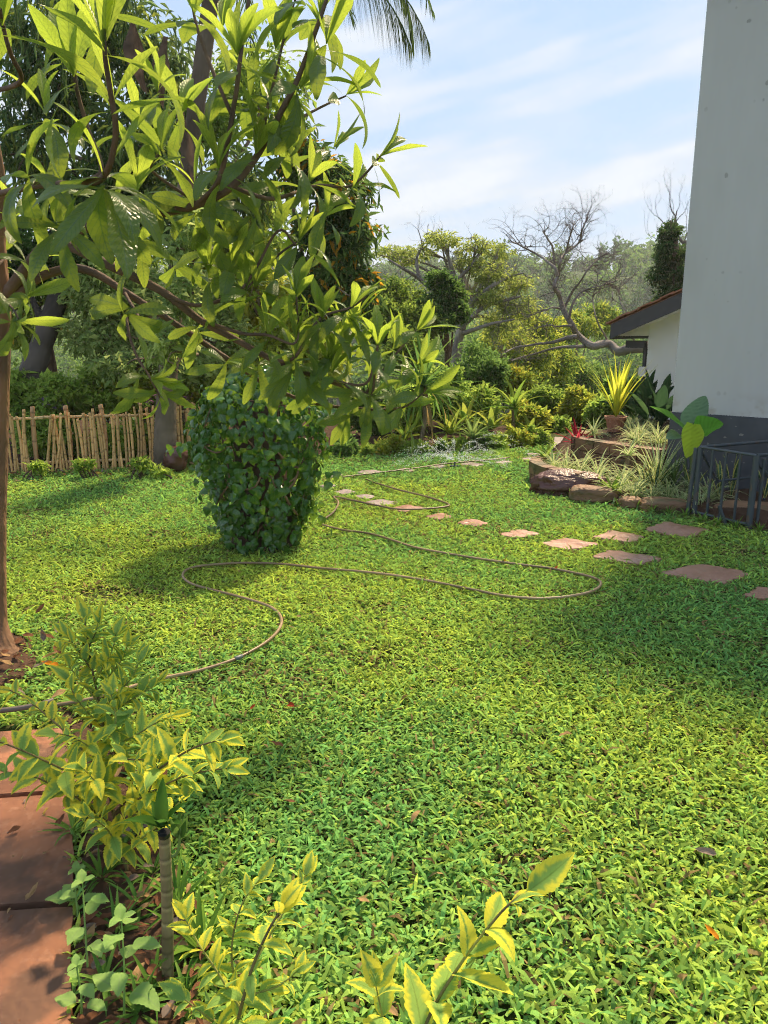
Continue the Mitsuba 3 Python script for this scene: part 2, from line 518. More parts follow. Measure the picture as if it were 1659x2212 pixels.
ys = np.concatenate([np.linspace(-60, -20, 6), np.linspace(-16, 10.6, 24), np.linspace(11, 40, 60), np.linspace(42, 300, 90), np.linspace(310, 480, 10)])
xs = np.concatenate([np.linspace(-330, -110, 10), np.linspace(-100, -22, 24), np.linspace(-20, 20, 50), np.linspace(22, 100, 24), np.linspace(110, 330, 10)])
gx, gy = np.meshgrid(xs, ys)
gv = np.stack([gx, gy, terrain_height(gx, gy)], -1).reshape(-1, 3)
i, j = np.meshgrid(np.arange(len(ys) - 1), np.arange(len(xs) - 1), indexing='ij')
k = len(xs)
gf = np.stack([i * k + j, i * k + j + 1, (i + 1) * k + j + 1, (i + 1) * k + j], -1).reshape(-1, 4)
struct('ground', mikit.ply((gv, gf), 'm_turf', smooth=True))

# stepping stones: (u, v, half width, half height) as measured in the photograph
STONES = [
    (1668, 1288, 62, 17, 'stepping stone cut by the right edge of the photo, nearest to the camera'),
    (1519, 1241, 97, 21, 'largest reddish stepping stone, second nearest to the camera'),
    (1352, 1206, 72, 16, 'reddish stepping stone just left of and behind the largest one'),
    (1229, 1177, 62, 13, 'orange stepping stone above the right bend of the hose'),
    (1125, 1156, 45, 9, 'reddish stepping stone left of the orange one, below the boulder'),
    (1021, 1132, 38, 9, 'reddish stepping stone, middle of the slanting row across the lawn'),
    (951, 1118, 33, 7, 'small brown stepping stone right of the bend of the thin hose'),
    (881, 1101, 42, 7, 'brown stepping stone under the thin dark hose'),
    (827, 1088, 38, 7, 'grey stepping stone with the thin hose along its front edge'),
    (788, 1075, 27, 6, 'grey stepping stone two places right of the ivy bush'),
    (747, 1065, 27, 5.5, 'grey stepping stone beside the ivy bush, under a hose loop'),
    (709, 1052, 20, 5, 'half hidden grey stepping stone at the edge of the ivy bush'),
    (720, 1028, 20, 4.5, 'far grey stepping stone nearest to the ivy bush'),
    (799, 1022, 35, 5, 'long grey stepping stone in the far row with a hose across it'),
    (876, 1017, 24, 4.5, 'grey stepping stone second along the far row from the long one'),
    (944, 1010, 24, 4.5, 'grey stepping stone just left of the water spray'),
    (1019, 1005, 29, 4.5, 'wet bright stepping stone under the water spray'),
    (1086, 1000, 24, 4, 'grey stepping stone right of the water spray'),
    (1147, 994, 22, 4, 'wet bright stepping stone at the corner of the low block wall'),
    (1152, 983, 18, 3.5, 'wet stepping stone in front of the far terrace paving'),
    (1339, 1162, 57, 13, 'pinkish stepping stone of the side branch, left one towards the railing'),
    (1459, 1146, 67, 17, 'pale grey pink stepping stone in front of the railing'),
]
stone_polys = []
for u, v, hw, hh, lab in STONES:
    c = on(u, v)
    a, b = on(u - hw, v)[0], on(u + hw, v)[0]
    f_, n_ = on(u, v - hh)[1], on(u, v + hh)[1]
    wx, wy = (b - a) / 2, (f_ - n_) / 2
    rx, ry = wx * 1.08, max(wy * 1.05, wx * 0.66)
    r = np.random.default_rng(int(u * 7 + v))
    corners = np.array([[-rx, r.uniform(-.15, .15) * ry], [r.uniform(-.25, .25) * rx, -ry], [rx, r.uniform(-.15, .15) * ry], [r.uniform(-.25, .25) * rx, ry]])
    ring = []
    for q in range(4):
        p0, p1 = corners[q], corners[(q + 1) % 4]
        for t in np.linspace(0, 1, 9)[:-1]:
            ring.append(p0 * (1 - t) + p1 * t + r.normal(0, 0.013, 2))
    ring = np.array(ring) + c[:2]
    poly = Polygon(ring).buffer(0)
    poly = poly.buffer(-0.03).buffer(0.03)
    ring = np.array(poly.exterior.coords)[:-1]
    stone_polys.append(poly)
    m = len(ring)
    cen = ring.mean(0)
    levels = [(1.0, -0.04), (1.0, 0.006), (0.97, 0.014), (0.8, 0.016), (0.5, 0.016), (0.25, 0.016)]
    V = np.vstack([np.column_stack([cen + (ring - cen) * s, np.full(m, z) + (r.normal(0, 0.0003, m) if s < 1 else 0)]) for s, z in levels] + [[*cen, 0.016]])
    F = []
    for L in range(len(levels) - 1):
        for q in range(m):
            w = (q + 1) % m
            F += [[L * m + q, L * m + w, (L + 1) * m + w], [L * m + q, (L + 1) * m + w, (L + 1) * m + q]]
    F += [[(len(levels) - 1) * m + q, (len(levels) - 1) * m + (q + 1) % m, len(V) - 1] for q in range(m)]
    F = np.array(F)
    if Polygon(ring).exterior.is_ccw is False:
        F = F[:, ::-1]
    solo('stepping_stone', mikit.ply((V, F), 'm_slab_grey_sheen' if ('grey' in lab or 'wet' in lab) and 'pink' not in lab else 'm_slab', smooth=35), lab, 'stepping stone', 'stepping stones set in the lawn')

# beds and paving outlines (ground plan)
bed_right = Polygon([on(u, v)[:2] for u, v in [(1160, 1040), (1152, 1068), (1240, 1080), (1340, 1096), (1410, 1110), (1490, 1116), (1610, 1143), (1750, 1172)]] + [(7, 5.2), (8, 8), (4, 12), (2.7, 11.6), (2.2, 10.2)])
pave_edge = [(-0.66, 1.2), (-0.745, 1.49), (-0.93, 2.0), (-1.17, 2.55), (-1.30, 2.85)]
paving = Polygon(pave_edge + [(-4.5, 3.6), (-4.5, 0.5), (-0.62, 0.9)])
bed_left = Polygon([(x + 0.02, y) for x, y in pave_edge] + [(-1.6, 3.3), (-2.6, 3.9), (-2.0, 3.55), (-1.25, 2.95), (-0.95, 2.55), (-0.72, 2.15), (-0.50, 1.72), (-0.42, 1.2)]).buffer(0)
hedge_line = [(-12, 9.3), (-6, 8.55), (-4.2, 8.75), (-2.4, 9.75), (-0.6, 10.0), (0.6, 10.15), (1.4, 10.4), (2.1, 10.7), (2.7, 11.6)]


def sheet(poly, z, cell, bumps, seed, bsdf, name, mat_smooth=True):
    x0, y0, x1, y1 = poly.bounds
    X, Y = np.meshgrid(np.arange(x0, x1 + cell, cell), np.arange(y0, y1 + cell, cell))
    inside = contains_xy(poly.buffer(cell), X, Y)
    Z = z + bumps * (meshkit.fbm(np.stack([X * 4, Y * 4, X * 0], -1), 4, seed) - 0.5)
    edge = contains_xy(poly.buffer(-cell * 1.2), X, Y)
    Z = np.where(edge, Z, -0.05)
    V = np.stack([X, Y, Z], -1).reshape(-1, 3)
    nx = X.shape[1]
    a, b = np.meshgrid(np.arange(X.shape[0] - 1), np.arange(nx - 1), indexing='ij')
    q = np.stack([a * nx + b, a * nx + b + 1, (a + 1) * nx + b + 1, (a + 1) * nx + b], -1).reshape(-1, 4)
    q = q[inside.ravel()[q].all(1)]
    return struct(name, mikit.ply((V, q), bsdf, smooth=True))


sheet(bed_right, 0.07, 0.06, 0.12, 3, 'm_soil', 'soil_bed')
sheet(bed_left.buffer(0.05), 0.0, 0.03, 0.05, 4, 'm_soil', 'soil_bed')
sheet(Polygon(hedge_line + [(2.7, 14), (-12, 14)]), 0.03, 0.15, 0.15, 5, 'm_soil', 'soil_bed')
mound = Polygon(Point(-2.12, 3.42).buffer(0.46).exterior.coords)
sheet(mound, 0.03, 0.03, 0.09, 6, 'm_soil', 'soil_bed')

# paving slabs on the left
struct('paving', mikit.ply(box(-4.6, -0.70, 0.3, 1.2, -0.2, -0.045), 'm_soil'))
e = np.array(pave_edge)


def edge_x(y):
    return np.interp(y, e[:, 1], e[:, 0])


rows = [(0.55, 1.18), (1.20, 1.86), (1.885, 2.40), (2.425, 2.86)]
for a, (y0, y1) in enumerate(rows):
    skew = 0.09
    x_in = [0.0, 1.15, 2.3]
    for b in range(2):
        r = np.random.default_rng(a * 5 + b)
        pts = []
        for q in range(9):
            y = y0 + (y1 - y0) * q / 8
            pts.append((edge_x(y) - x_in[b] - (0.012 if b else 0) + r.normal(0, 0.006), y + skew * x_in[b] * -1 * 0))
        for q in range(9):
            y = y1 - (y1 - y0) * q / 8
            pts.append((edge_x(y) - x_in[b + 1] + 0.012, y - 0.12))
        pl = Polygon(pts).buffer(0).buffer(-0.012).buffer(0.012)
        m = trimesh.creation.extrude_polygon(pl, 0.06, engine='earcut')
        m = m.subdivide_to_size(0.09, max_iter=8)
        vv = np.array(m.vertices)
        rr = np.random.default_rng(3)
        vv[:, 2] += -0.045 + 0.012 * (meshkit.fbm(vv * 6, 3, 8) - 0.5) * (vv[:, 2] > 0.03)
        part('paving', 'slab', mikit.ply((vv, np.array(m.faces)), 'm_paver', smooth=30))

# ---------------------------------------------------------------- grass
lawn = Polygon([(-12, 0.2), (8, 0.2), (8, 6.4)] + [tuple(p) for p in np.array(hedge_line)[::-1]])
hole = [p.buffer(0.004) for p in stone_polys] + [bed_right, paving, bed_left, mound.buffer(-0.12)]


def scatter(y0, y1, per, seed, spread):
    r = np.random.default_rng(seed)
    wide = 0.56 * y1 + spread + 1.2
    n = int(per * (y1 - y0) * 2 * wide)
    x, y = r.uniform(-wide, wide, n), r.uniform(y0, y1, n)
    keep = (np.abs(x) < 0.56 * y + spread + 1.2) & contains_xy(lawn, x, y)
    keep &= (np.abs(x) < 0.56 * y + spread) | (r.random(n) < 0.4)
    for h in hole:
        keep &= ~contains_xy(h, x, y)
    return x[keep], y[keep], r


def grass(y0, y1, per, length, width, seed, spread=0.35):
    x, y, r = scatter(y0, y1, per, seed, spread)
    n = len(x)
    big = meshkit.fbm(np.stack([x * 0.9, y * 0.9, x * 0], -1), 4, 21)
    mid = meshkit.fbm(np.stack([x * 7, y * 7, x * 0], -1), 3, 22)
    thin = meshkit.fbm(np.stack([x * 2.2, y * 2.2, x * 0 + 4], -1), 3, 23)
    bare = np.exp(-(((x + 1.75) / 0.28) ** 2 + ((y - 4.55) / 0.16) ** 2)) * 0.85 + np.clip((thin - 0.66) * 3, 0, 0.4)
    keep = r.random(n) > bare
    x, y, big, mid, bare = x[keep], y[keep], big[keep], mid[keep], bare[keep]
    n = len(x)
    L = length * r.lognormal(0, 0.38, n) * (0.75 + 0.5 * mid)
    W = width * r.uniform(0.75, 1.3, n)
    az = r.uniform(0, 2 * np.pi, n)
    el = np.radians(58 * r.random(n) ** 1.9 + 1)
    h = np.stack([np.cos(az), np.sin(az)], -1)
    side = np.stack([-np.sin(az), np.cos(az), r.normal(0, 0.35, n)], -1)
    side = unit(side) * (W / 2)[:, None]
    base = np.stack([x, y, r.uniform(-0.008, 0.014, n)], -1)
    d1 = np.column_stack([h * np.cos(el)[:, None], np.sin(el)])
    el2 = el - np.radians(r.uniform(15, 60, n))
    d2 = np.column_stack([h * np.cos(el2)[:, None], np.sin(el2)])
    m = base + d1 * (L * 0.5)[:, None]
    tip = m + d2 * (L * 0.5)[:, None]
    V = np.stack([base - side * 0.6, base + side * 0.6, m - side, m + side, tip], 1)
    F = np.array([[0, 1, 3], [0, 3, 2], [2, 3, 4]])
    F = F[None] + (np.arange(n) * 5)[:, None, None]
    t = np.clip(0.40 + (big - 0.5) * 1.5 + r.normal(0, 0.24, n), 0, 1)[:, None]
    c = np.array([0.21, 0.45, 0.12]) * (1 - t) + np.array([0.50, 0.62, 0.085]) * t
    dry = r.random(n) < 0.05 + 0.4 * bare
    c = np.where(dry[:, None], np.array([0.34, 0.25, 0.11]) * r.uniform(0.6, 1.1, (n, 1)), c) * (0.38 + 1.02 * r.random((n, 1)) ** 0.8)
    return V.reshape(-1, 3), F.reshape(-1, 3), np.repeat(np.clip(c, 0.01, 0.8), 5, 0)


gparts = [grass(0.75, 2.1, 9800, 0.039, 0.0112, 31), grass(2.1, 3.4, 9800, 0.036, 0.0100, 32), grass(3.4, 5.4, 8000, 0.037, 0.0102, 33),
          grass(5.4, 7.6, 4700, 0.043, 0.0122, 34), grass(7.6, 10.8, 2700, 0.050, 0.0155, 35)]
gv, gf, gc = join_colored(gparts)
scene['lawn_grass'] = mikit.ply((gv, gf), 'm_grass', color=gc)
labels['lawn_grass'] = {'label': 'short green broad bladed grass covering the whole lawn', 'category': 'grass', 'kind': 'stuff'}

# ---------------------------------------------------------------- house
house = thing('house', 'white rendered house with dark grey base and tiled wing on the right', 'house')
C0 = np.array([2.94, 7.87])
E1, E2 = np.array([0.774, -0.633]), np.array([0.633, 0.774])
RH = np.array([[E1[0], E2[0], 0], [E1[1], E2[1], 0], [0, 0, 1.0]])


def hb(a0, a1, b0, b1, z0, z1):
    """A box in the house's own axes: a along the facade to the right, b away from the camera."""
    return move(box(a0, a1, b0, b1, z0, z1), RH, (*C0, 0))


part(house, 'wall', mikit.ply(hb(0, 9, 0, 9, 0.79, 5.3), 'm_plaster'))
part(house, 'plinth', mikit.ply(hb(-0.012, 9.0, -0.012, 9.0, -0.1, 0.788), 'm_plinth'))
part(house, 'roof', mikit.ply(move(trimesh_roof := (np.array([[-.1, -.5, 5.3], [9.5, -.5, 5.3], [9.5, 9.5, 5.3], [-.1, 9.5, 5.3], [-.1, 4.5, 7.2], [9.5, 4.5, 7.2]], float),
     np.array([[0, 1, 5], [0, 5, 4], [2, 3, 4], [2, 4, 5], [0, 4, 3], [1, 2, 5], [0, 3, 2], [0, 2, 1]])), RH, (*C0, 0)), 'm_clay'))
# the wing behind: its gable wall starts at b = 2.9 and reaches 1.4 m left of the main block
WB = 2.9
g0, g1 = -1.40, -0.02
prof = [(g0, -0.6), (g1, -0.6), (g1, 2.32), (g0, 1.73)]
m = trimesh.creation.extrude_polygon(Polygon(prof), 6.0, engine='earcut')
w = np.array(m.vertices)[:, [0, 2, 1]]
w[:, 1] += WB
part(house, 'wing_wall', mikit.ply(move((w, np.array(m.faces)[:, ::-1]), RH, (*C0, 0)), 'm_white'), label='wall of the low wing with its stronger light put into the white colour')  # same paint as the main wall; the wing's extra light is in this whiter colour
SL = math.tan(math.radians(23))


def slope_board(a0, a1, z_top0, thick, b0, b1):
    """A board following the roof slope from a0 to a1, its top at z_top0 above a0."""
    poly = Polygon([(a0, z_top0 - thick), (a1, z_top0 - thick + SL * (a1 - a0)), (a1, z_top0 + SL * (a1 - a0)), (a0, z_top0)])
    mm = trimesh.creation.extrude_polygon(poly, b1 - b0, engine='earcut')
    q = np.array(mm.vertices)[:, [0, 2, 1]]
    q[:, 1] += b0
    return move((q, np.array(mm.faces)[:, ::-1]), RH, (*C0, 0))


part(house, 'barge_board', mikit.ply(slope_board(g0 - 0.385, -0.02, 1.68, 0.20, WB - 0.42, WB - 0.385), 'm_fascia'))
part(house, 'soffit', mikit.ply(slope_board(g0 - 0.36, -0.02, 1.54, 0.02, WB - 0.383, WB + 6.3), 'm_white'))
part(house, 'fascia', mikit.ply(hb(g0 - 0.385, g0 - 0.362, WB - 0.383, WB + 6.3, 1.48, 1.69), 'm_fascia'))
part(house, 'gutter', mikit.ply(hb(g0 - 0.30, g0 - 0.03, WB - 0.06, WB + 0.06, 1.36, 1.46), 'm_fascia'))
dp = [(g0 - 0.07, WB + 0.05, 1.40), (g0 - 0.05, WB + 0.05, 1.3), (g0 - 0.05, WB + 0.05, 0.3), (g0 - 0.05, WB + 0.05, -0.3)]
part(house, 'downpipe', mikit.ply(move(tube(spline(dp, 4), 0.028, 10), RH, (*C0, 0)), 'm_fascia', smooth=40))
part(house, 'meter_box', mikit.ply(hb(g0 - 0.09, g0 + 0.01, WB - 0.04, WB - 0.004, 0.97, 1.1), 'm_white'))
for q in range(11):
    for b in range(2):
        a = g0 - 0.42 + q * 0.145
        if a > -0.1:
            continue
        tv, tf = box(-0.085, 0.085, 0, 0.30, 0, 0.018)
        tv[:, 2] += 0.012 * np.cos(tv[:, 1] * 9) + SL * tv[:, 0] * 1.0 + (0.012 if q % 2 else 0)
        tile = move((tv + np.array([a + 0.06, WB - 0.45 + b * 0.31, 1.692 + SL * (a + 0.06 - (g0 - 0.385)) + 0.005]), tf), RH, (*C0, 0))
        part(house, 'roof', mikit.ply(tile, 'm_clay')) if False else part(f'{house}__roof', 'tile', mikit.ply(tile, 'm_clay'))
part(house, 'wing_roof', mikit.ply(slope_board(g0 - 0.40, -0.02, 1.69, 0.02, WB - 0.40, WB + 6.4), 'm_clay'))

# ---------------------------------------------------------------- railing beside the house
rail = thing('railing', 'low dark grey metal railing with thin upright bars beside the house', 'railing')


def bar(pts, r, name, sides=8):
    part(rail, name, mikit.ply(tube(pts, r, sides), 'm_metal', smooth=50))


a0, a1 = on(1499, 1113), on(1617, 1141)
HT = 0.61
up = np.array([0, 0, HT])
bar([a0 - [0, 0, .1], a0 + up], 0.024, 'post')
bar([a0 + [-0.055, 0.02, -.1], a0 + up + [-0.03, 0.02, -0.01]], 0.020, 'post')
bar([a1 - [0, 0, .1], a1 + up], 0.028, 'post')
bar([a1 + [0.075, 0.02, -.1], a1 + up + [0.075, 0.02, -.03]], 0.014, 'post')
bar([a0 + up, a1 + up], 0.013, 'top_rail')
bar([a0 + [0, 0, .03], a1 + [0, 0, .03]], 0.013, 'bottom_rail')
for t in (0.24, 0.48, 0.735):
    q = a0 * (1 - t) + a1 * t
    bar([q + [0, 0, 0.0], q + up], 0.0125, 'bar')
far = at(1659, 955, 7.0)
far2 = a0 + up + (far - (a0 + up)) * 1.9
far2[2] = HT
bar([a0 + up, far2], 0.015, 'top_rail')
midz = at(1552, 1039, 6.82)
mid2 = midz + (far2 - (a0 + up)) * 0.9
mid2[2] = midz[2]
bar([midz, mid2], 0.011, 'mid_rail')
bar([a0 + up * 0.97, midz + [0.0, 0.0, -.01]], 0.012, 'brace')
for t in (0.55, 0.9):
    q = a0 * (1 - t) + far2 * t
    q[2] = 0
    bar([q, q + up], 0.011, 'bar')
r1 = a1 + up + (far2 - (a0 + up)) * 0.8
r1[2] = HT
bar([a1 + up, r1], 0.015, 'top_rail')
bar([a1 + up * 0.93, a1 + (r1 - a1 - up) * 0.32 + [0, 0, 0.22]], 0.014, 'brace')
bar([a1 + [-0.13, 0.12, -0.02], a1 + [-0.20, 0.14, 0.16]], 0.016, 'brace')

# ---------------------------------------------------------------- block walls, boulder, edging stones


def rock(c, size, seed, rough=0.35, sub=3, yaw=0.0, flat=0.0):
    m = trimesh.creation.icosphere(subdivisions=sub)
    v = np.array(m.vertices)
    v = np.sign(v) * np.abs(v) ** (0.62 if flat else 0.85)
    n = meshkit.fbm(v * 1.4 + seed * 3.1, 4, seed) - 0.5
    v = v * (1 + rough * 2 * n)[:, None]
    v = v * (np.asarray(size) / 2)
    return (v @ rotz(yaw).T + np.asarray(c), np.array(m.faces))


solo('boulder', mikit.ply(rock(at(1237, 1045, 7.55) + [0, 0, -0.03], (0.78, 0.36, 0.31), 5, 0.42, 4, -0.12), 'm_boulder', smooth=35),
     'dark wet reddish brown boulder lying at the front of the planted bed', 'boulder')
EDGE = [((1283, 1066), 7.22, (0.44, 0.26, 0.16), 'brown edging stone right beside the boulder'),
        ((1361, 1084), 6.98, (0.20, 0.20, 0.12), 'smallest brown edging stone between two longer ones'),
        ((1438, 1092), 6.86, (0.46, 0.26, 0.16), 'long brown edging stone left of the railing'),
        ((1640, 1112), 6.62, (0.80, 0.28, 0.24), 'big brown edging stone behind the railing')]
for n_, ((u, v), y, s, lab) in enumerate(EDGE):
    solo('edging_stone', mikit.ply(rock(at(u, v, y) + [0, 0, -0.01], s, 20 + n_, 0.22, 3, -0.3, 1), 'm_stone', smooth=30), lab, 'stone', 'edging stones in front of the planted bed')


def block_wall(name, label, path, z0, z1, thick, length, rows, seed):
    """A wall of rough blocks along a ground plan path; every block is a piece."""
    w = thing(name, label, 'wall')
    p = spline(path, 12)
    s = np.concatenate([[0], np.cumsum(np.linalg.norm(np.diff(p, axis=0), axis=1))])
    r = np.random.default_rng(seed)
    core = []
    h = (z1 - z0) / rows
    for row in range(rows):
        d = -r.uniform(0, length * 0.6) if row % 2 else 0.0
        while d < s[-1] - 0.03:
            L = length * r.uniform(0.8, 1.2)
            b0, b1 = max(d, 0), min(d + L, s[-1])
            if b1 - b0 > 0.05:
                ends = np.array([[np.interp(q, s, p[:, k]) for k in (0, 1)] for q in (b0 + 0.006, b1 - 0.006)])
                c = ends.mean(0)
                ang = math.atan2(*(ends[1] - ends[0])[::-1])
                m = trimesh.creation.box(extents=[np.linalg.norm(ends[1] - ends[0]), thick * r.uniform(0.92, 1.06), h - 0.012])
                m = m.subdivide().subdivide()
                v = np.array(m.vertices)
                v += 0.018 * (meshkit.fbm(v * 9 + r.uniform(0, 50), 3, 4)[:, None] - 0.5) * np.sign(v)
                part(w, 'block', mikit.ply((v @ rotz(ang).T + [c[0], c[1], z0 + h * (row + 0.5)], np.array(m.faces)), 'm_stone', smooth=30))
            d += L
    q = np.vstack([p + 0.0])
    nrm = np.gradient(q, axis=0)
    nrm = unit(np.stack([-nrm[:, 1], nrm[:, 0]], -1))
    t2 = thick * 0.38
    ring = np.vstack([q + nrm * t2, (q - nrm * t2)[::-1]])
    m = trimesh.creation.extrude_polygon(Polygon(ring).buffer(0), z1 - z0 - 0.03, engine='earcut')
    v = np.array(m.vertices) + [0, 0, z0]
    part(w, 'mortar', mikit.ply((v, np.array(m.faces)), 'm_soil'))
    return w


W0 = on(1256, 942, 0.41)[:2]
W1 = np.array([2.90, 7.92])
block_wall('terrace_wall', 'upper brown stone block wall holding the terrace under the potted plant', [W0 + [0.20, 0.62], W0 + [0.02, 0.25], W0, (W0 + W1) / 2 + [-0.02, -0.03], W1], -0.02, 0.40, 0.16, 0.30, 3, 2)
w0 = on(1160, 1048)[:2]
block_wall('low_wall', 'low curved wet stone block wall left of the boulder', [w0 + [0.30, 0.75], w0 + [0.05, 0.35], w0 + [0.02, 0.03], w0 + [0.14, -0.30], w0 + [0.34, -0.52]], -0.03, 0.235, 0.13, 0.26, 2, 3)
terrace = Polygon([W0 + [0.05, 0.05], W0 + [0.22, 0.60], (3.15, 9.95), (3.7, 11.0), (5.4, 10.2), (3.9, 8.9), W1 + [0.0, 0.04]])
m = trimesh.creation.extrude_polygon(terrace, 0.5, engine='earcut')
struct('terrace', mikit.ply((np.array(m.vertices) + [0, 0, -0.115], np.array(m.faces)), 'm_soil'))
far_pave = [on(u, v, 0.02)[:2] for u, v in [(1196, 968), (1245, 970), (1242, 946), (1198, 945)]]
m = trimesh.creation.extrude_polygon(Polygon(far_pave), 0.06, engine='earcut')
struct('path', mikit.ply((np.array(m.vertices) + [0, 0, -0.03], np.array(m.faces)), 'm_slab_grey_sheen'))

# ---------------------------------------------------------------- bamboo fence
fence = thing('bamboo_fence', 'weathered beige bamboo cane fence with leaning gaps along the left edge of the lawn', 'fence')
r = np.random.default_rng(12)
FA, FM, FB = np.array([-4.75, 8.42]), np.array([-2.95, 9.05]), np.array([-2.25, 9.75])


def fence_at(s):
    return FA + (FM - FA) * s if s <= 1 else FM + (FB - FM) * (s - 1)


def cane(p0, p1, rad, name, seed, pale):
    rr = np.random.default_rng(seed)
    L = np.linalg.norm(p1 - p0)
    k = max(4, int(L / 0.14))
    nodes = np.sort(np.clip(np.linspace(0.06, 0.95, k) + rr.normal(0, 0.015, k), 0.02, 0.98))
    ts, rs, cs = [0], [rad], [1.0]
    for q in nodes:
        e_ = 0.008 / L
        ts += [q - 2 * e_, q, q + 2 * e_]
        rs += [rad, rad * 1.16, rad]
        cs += [1.0, 0.45, 0.9]
    ts.append(1)
    rs.append(rad * 0.94)
    cs.append(1.0)
    ts = np.array(ts)
    o = np.argsort(ts)
    ts, rs, cs = ts[o], np.array(rs)[o], np.array(cs)[o]
    bow = rr.normal(0, 0.012)
    P = p0 + (p1 - p0) * ts[:, None] + np.outer(np.sin(ts * np.pi), [bow, bow * 0.4, 0])
    v, f = tube(P, rs, 7)
    c = np.concatenate([np.repeat(cs, 7), [1, 1]])[:, None] * np.array(pale) * rr.uniform(0.7, 1.15)
    c = c * (0.8 + 0.4 * meshkit.fbm(v * 11, 3, seed)[:, None])
    return part(fence, name, mikit.ply((v, f), 'm_cane', smooth=40, color=None) if False else mikit.ply((v, f), 'm_cane', smooth=True, color=np.clip(c, 0.01, 0.9)))


s = 0.0
gap = [(0.40, 0.47), (0.655, 0.69)]
while s < 2.0:
    if not any(a < s / 1.0 < b for a, b in gap):
        p = fence_at(s)
        h = 0.66 + r.normal(0, 0.03) + (0.04 if s > 1 else 0)
        lean = r.normal(0, 0.02)
        if 0.02 < s < 0.09:
            lean -= 0.10
        if 0.47 < s < 0.53:
            lean += 0.12
        p0 = np.array([p[0], p[1] + r.normal(0, 0.01), -0.03])
        p1 = np.array([p[0] + lean, p[1] + r.normal(0, 0.012), h])
        cane(p0, p1, r.uniform(0.0115, 0.0175) * (1.12 if s > 1 else 1), 'cane', int(s * 10000), (0.74, 0.45, 0.19))
    s += r.uniform(0.0155, 0.025) * (0.95 if s < 1 else 2.2)
for q in (0.02, 0.16, 0.42, 0.60, 0.80):
    p = fence_at(q)
    cane(np.array([p[0], p[1] + 0.06, -0.05]), np.array([p[0] + 0.01, p[1] + 0.06, 0.76]), 0.026, 'post', int(q * 1000) + 7, (0.52, 0.30, 0.15))
for z in (0.62, 0.10):
    cane(np.array([*(fence_at(-0.05) + [0, 0.045]), z]), np.array([*(fence_at(0.48) + [0, 0.05]), z + 0.01]), 0.017, 'rail', int(z * 100), (0.66, 0.47, 0.23))
    cane(np.array([*(fence_at(0.46) + [0, 0.05]), z + 0.015]), np.array([*(fence_at(1.0) + [0, 0.045]), z]), 0.017, 'rail', int(z * 100) + 3, (0.66, 0.47, 0.23))
    cane(np.array([*(FM + [0, 0.05]), z]), np.array([*(FB + [0, 0.05]), z]), 0.017, 'rail', int(z * 100) + 5, (0.66, 0.47, 0.23))

# ---------------------------------------------------------------- hoses


def hose(label, pix, rad, seed, base=(0.30, 0.20, 0.10), z=0.03, joint=None):
    pts = []
    r = np.random.default_rng(seed)
    for u, v in pix:
        pts.append(on(u, v, z))
    p = spline(pts, 10)
    p[:, 2] = z + 0.010 * (meshkit.fbm(p * 3, 3, seed) - 0.5)
    v, f = tube(p, rad, 8)
    c = noisy_color(v, base, 0.3, 5, tuple(np.array(base) * 0.45), seed)
    k = thing('garden_hose', label, 'hose')
    part(k, 'tube', mikit.ply((v, f), 'm_hose', smooth=True, color=c))
    if joint:
        i0 = int(np.argmin(np.linalg.norm(p[:, :2] - on(*joint, z)[:2], axis=1)))
        vv, ff = tube(p[i0 - 1:i0 + 2], rad * 1.3, 8)
        part(k, 'coupling', mikit.ply((vv, ff), 'm_hose', smooth=40 and True, color=np.tile([0.10, 0.12, 0.13], (len(vv), 1))))


hose('tan garden hose winding in a wide S over the near lawn',
     [(90, 1527), (200, 1508), (330, 1471), (430, 1449), (515, 1421), (580, 1384), (608, 1346), (594, 1317), (545, 1297), (470, 1277), (412, 1260), (395, 1242), (418, 1226), (500, 1217), (600, 1218), (700, 1228),
      (800, 1237), (900, 1250), (1000, 1269), (1090, 1287), (1180, 1292), (1262, 1282), (1297, 1265), (1280, 1248), (1200, 1229), (1100, 1216), (1000, 1201), (900, 1183), (800, 1153), (740, 1145), (690, 1131)], 0.0088, 3, (0.31, 0.215, 0.115), joint=(515, 1421))
hose('thin dark hose looping over the grey stepping stones', [(700, 1122), (722, 1105), (731, 1085), (722, 1073), (760, 1080), (810, 1091), (860, 1100), (915, 1099), (960, 1095), (968, 1089), (930, 1075), (890, 1065), (840, 1052), (790, 1035)], 0.009, 4, (0.20, 0.13, 0.07), z=0.042)
hose('pale hose running along the far row of stepping stones to the spray', [(740, 1030), (800, 1023), (860, 1016), (920, 1008), (980, 1000), (1060, 993), (1100, 988)], 0.008, 5, (0.24, 0.19, 0.10), z=0.045)
hose('short dark hose on the bare soil at the foot of the loquat trunk', [(-120, 1545), (-30, 1538), (40, 1530), (90, 1520), (115, 1512)], 0.012, 6, (0.12, 0.10, 0.08), z=0.07)

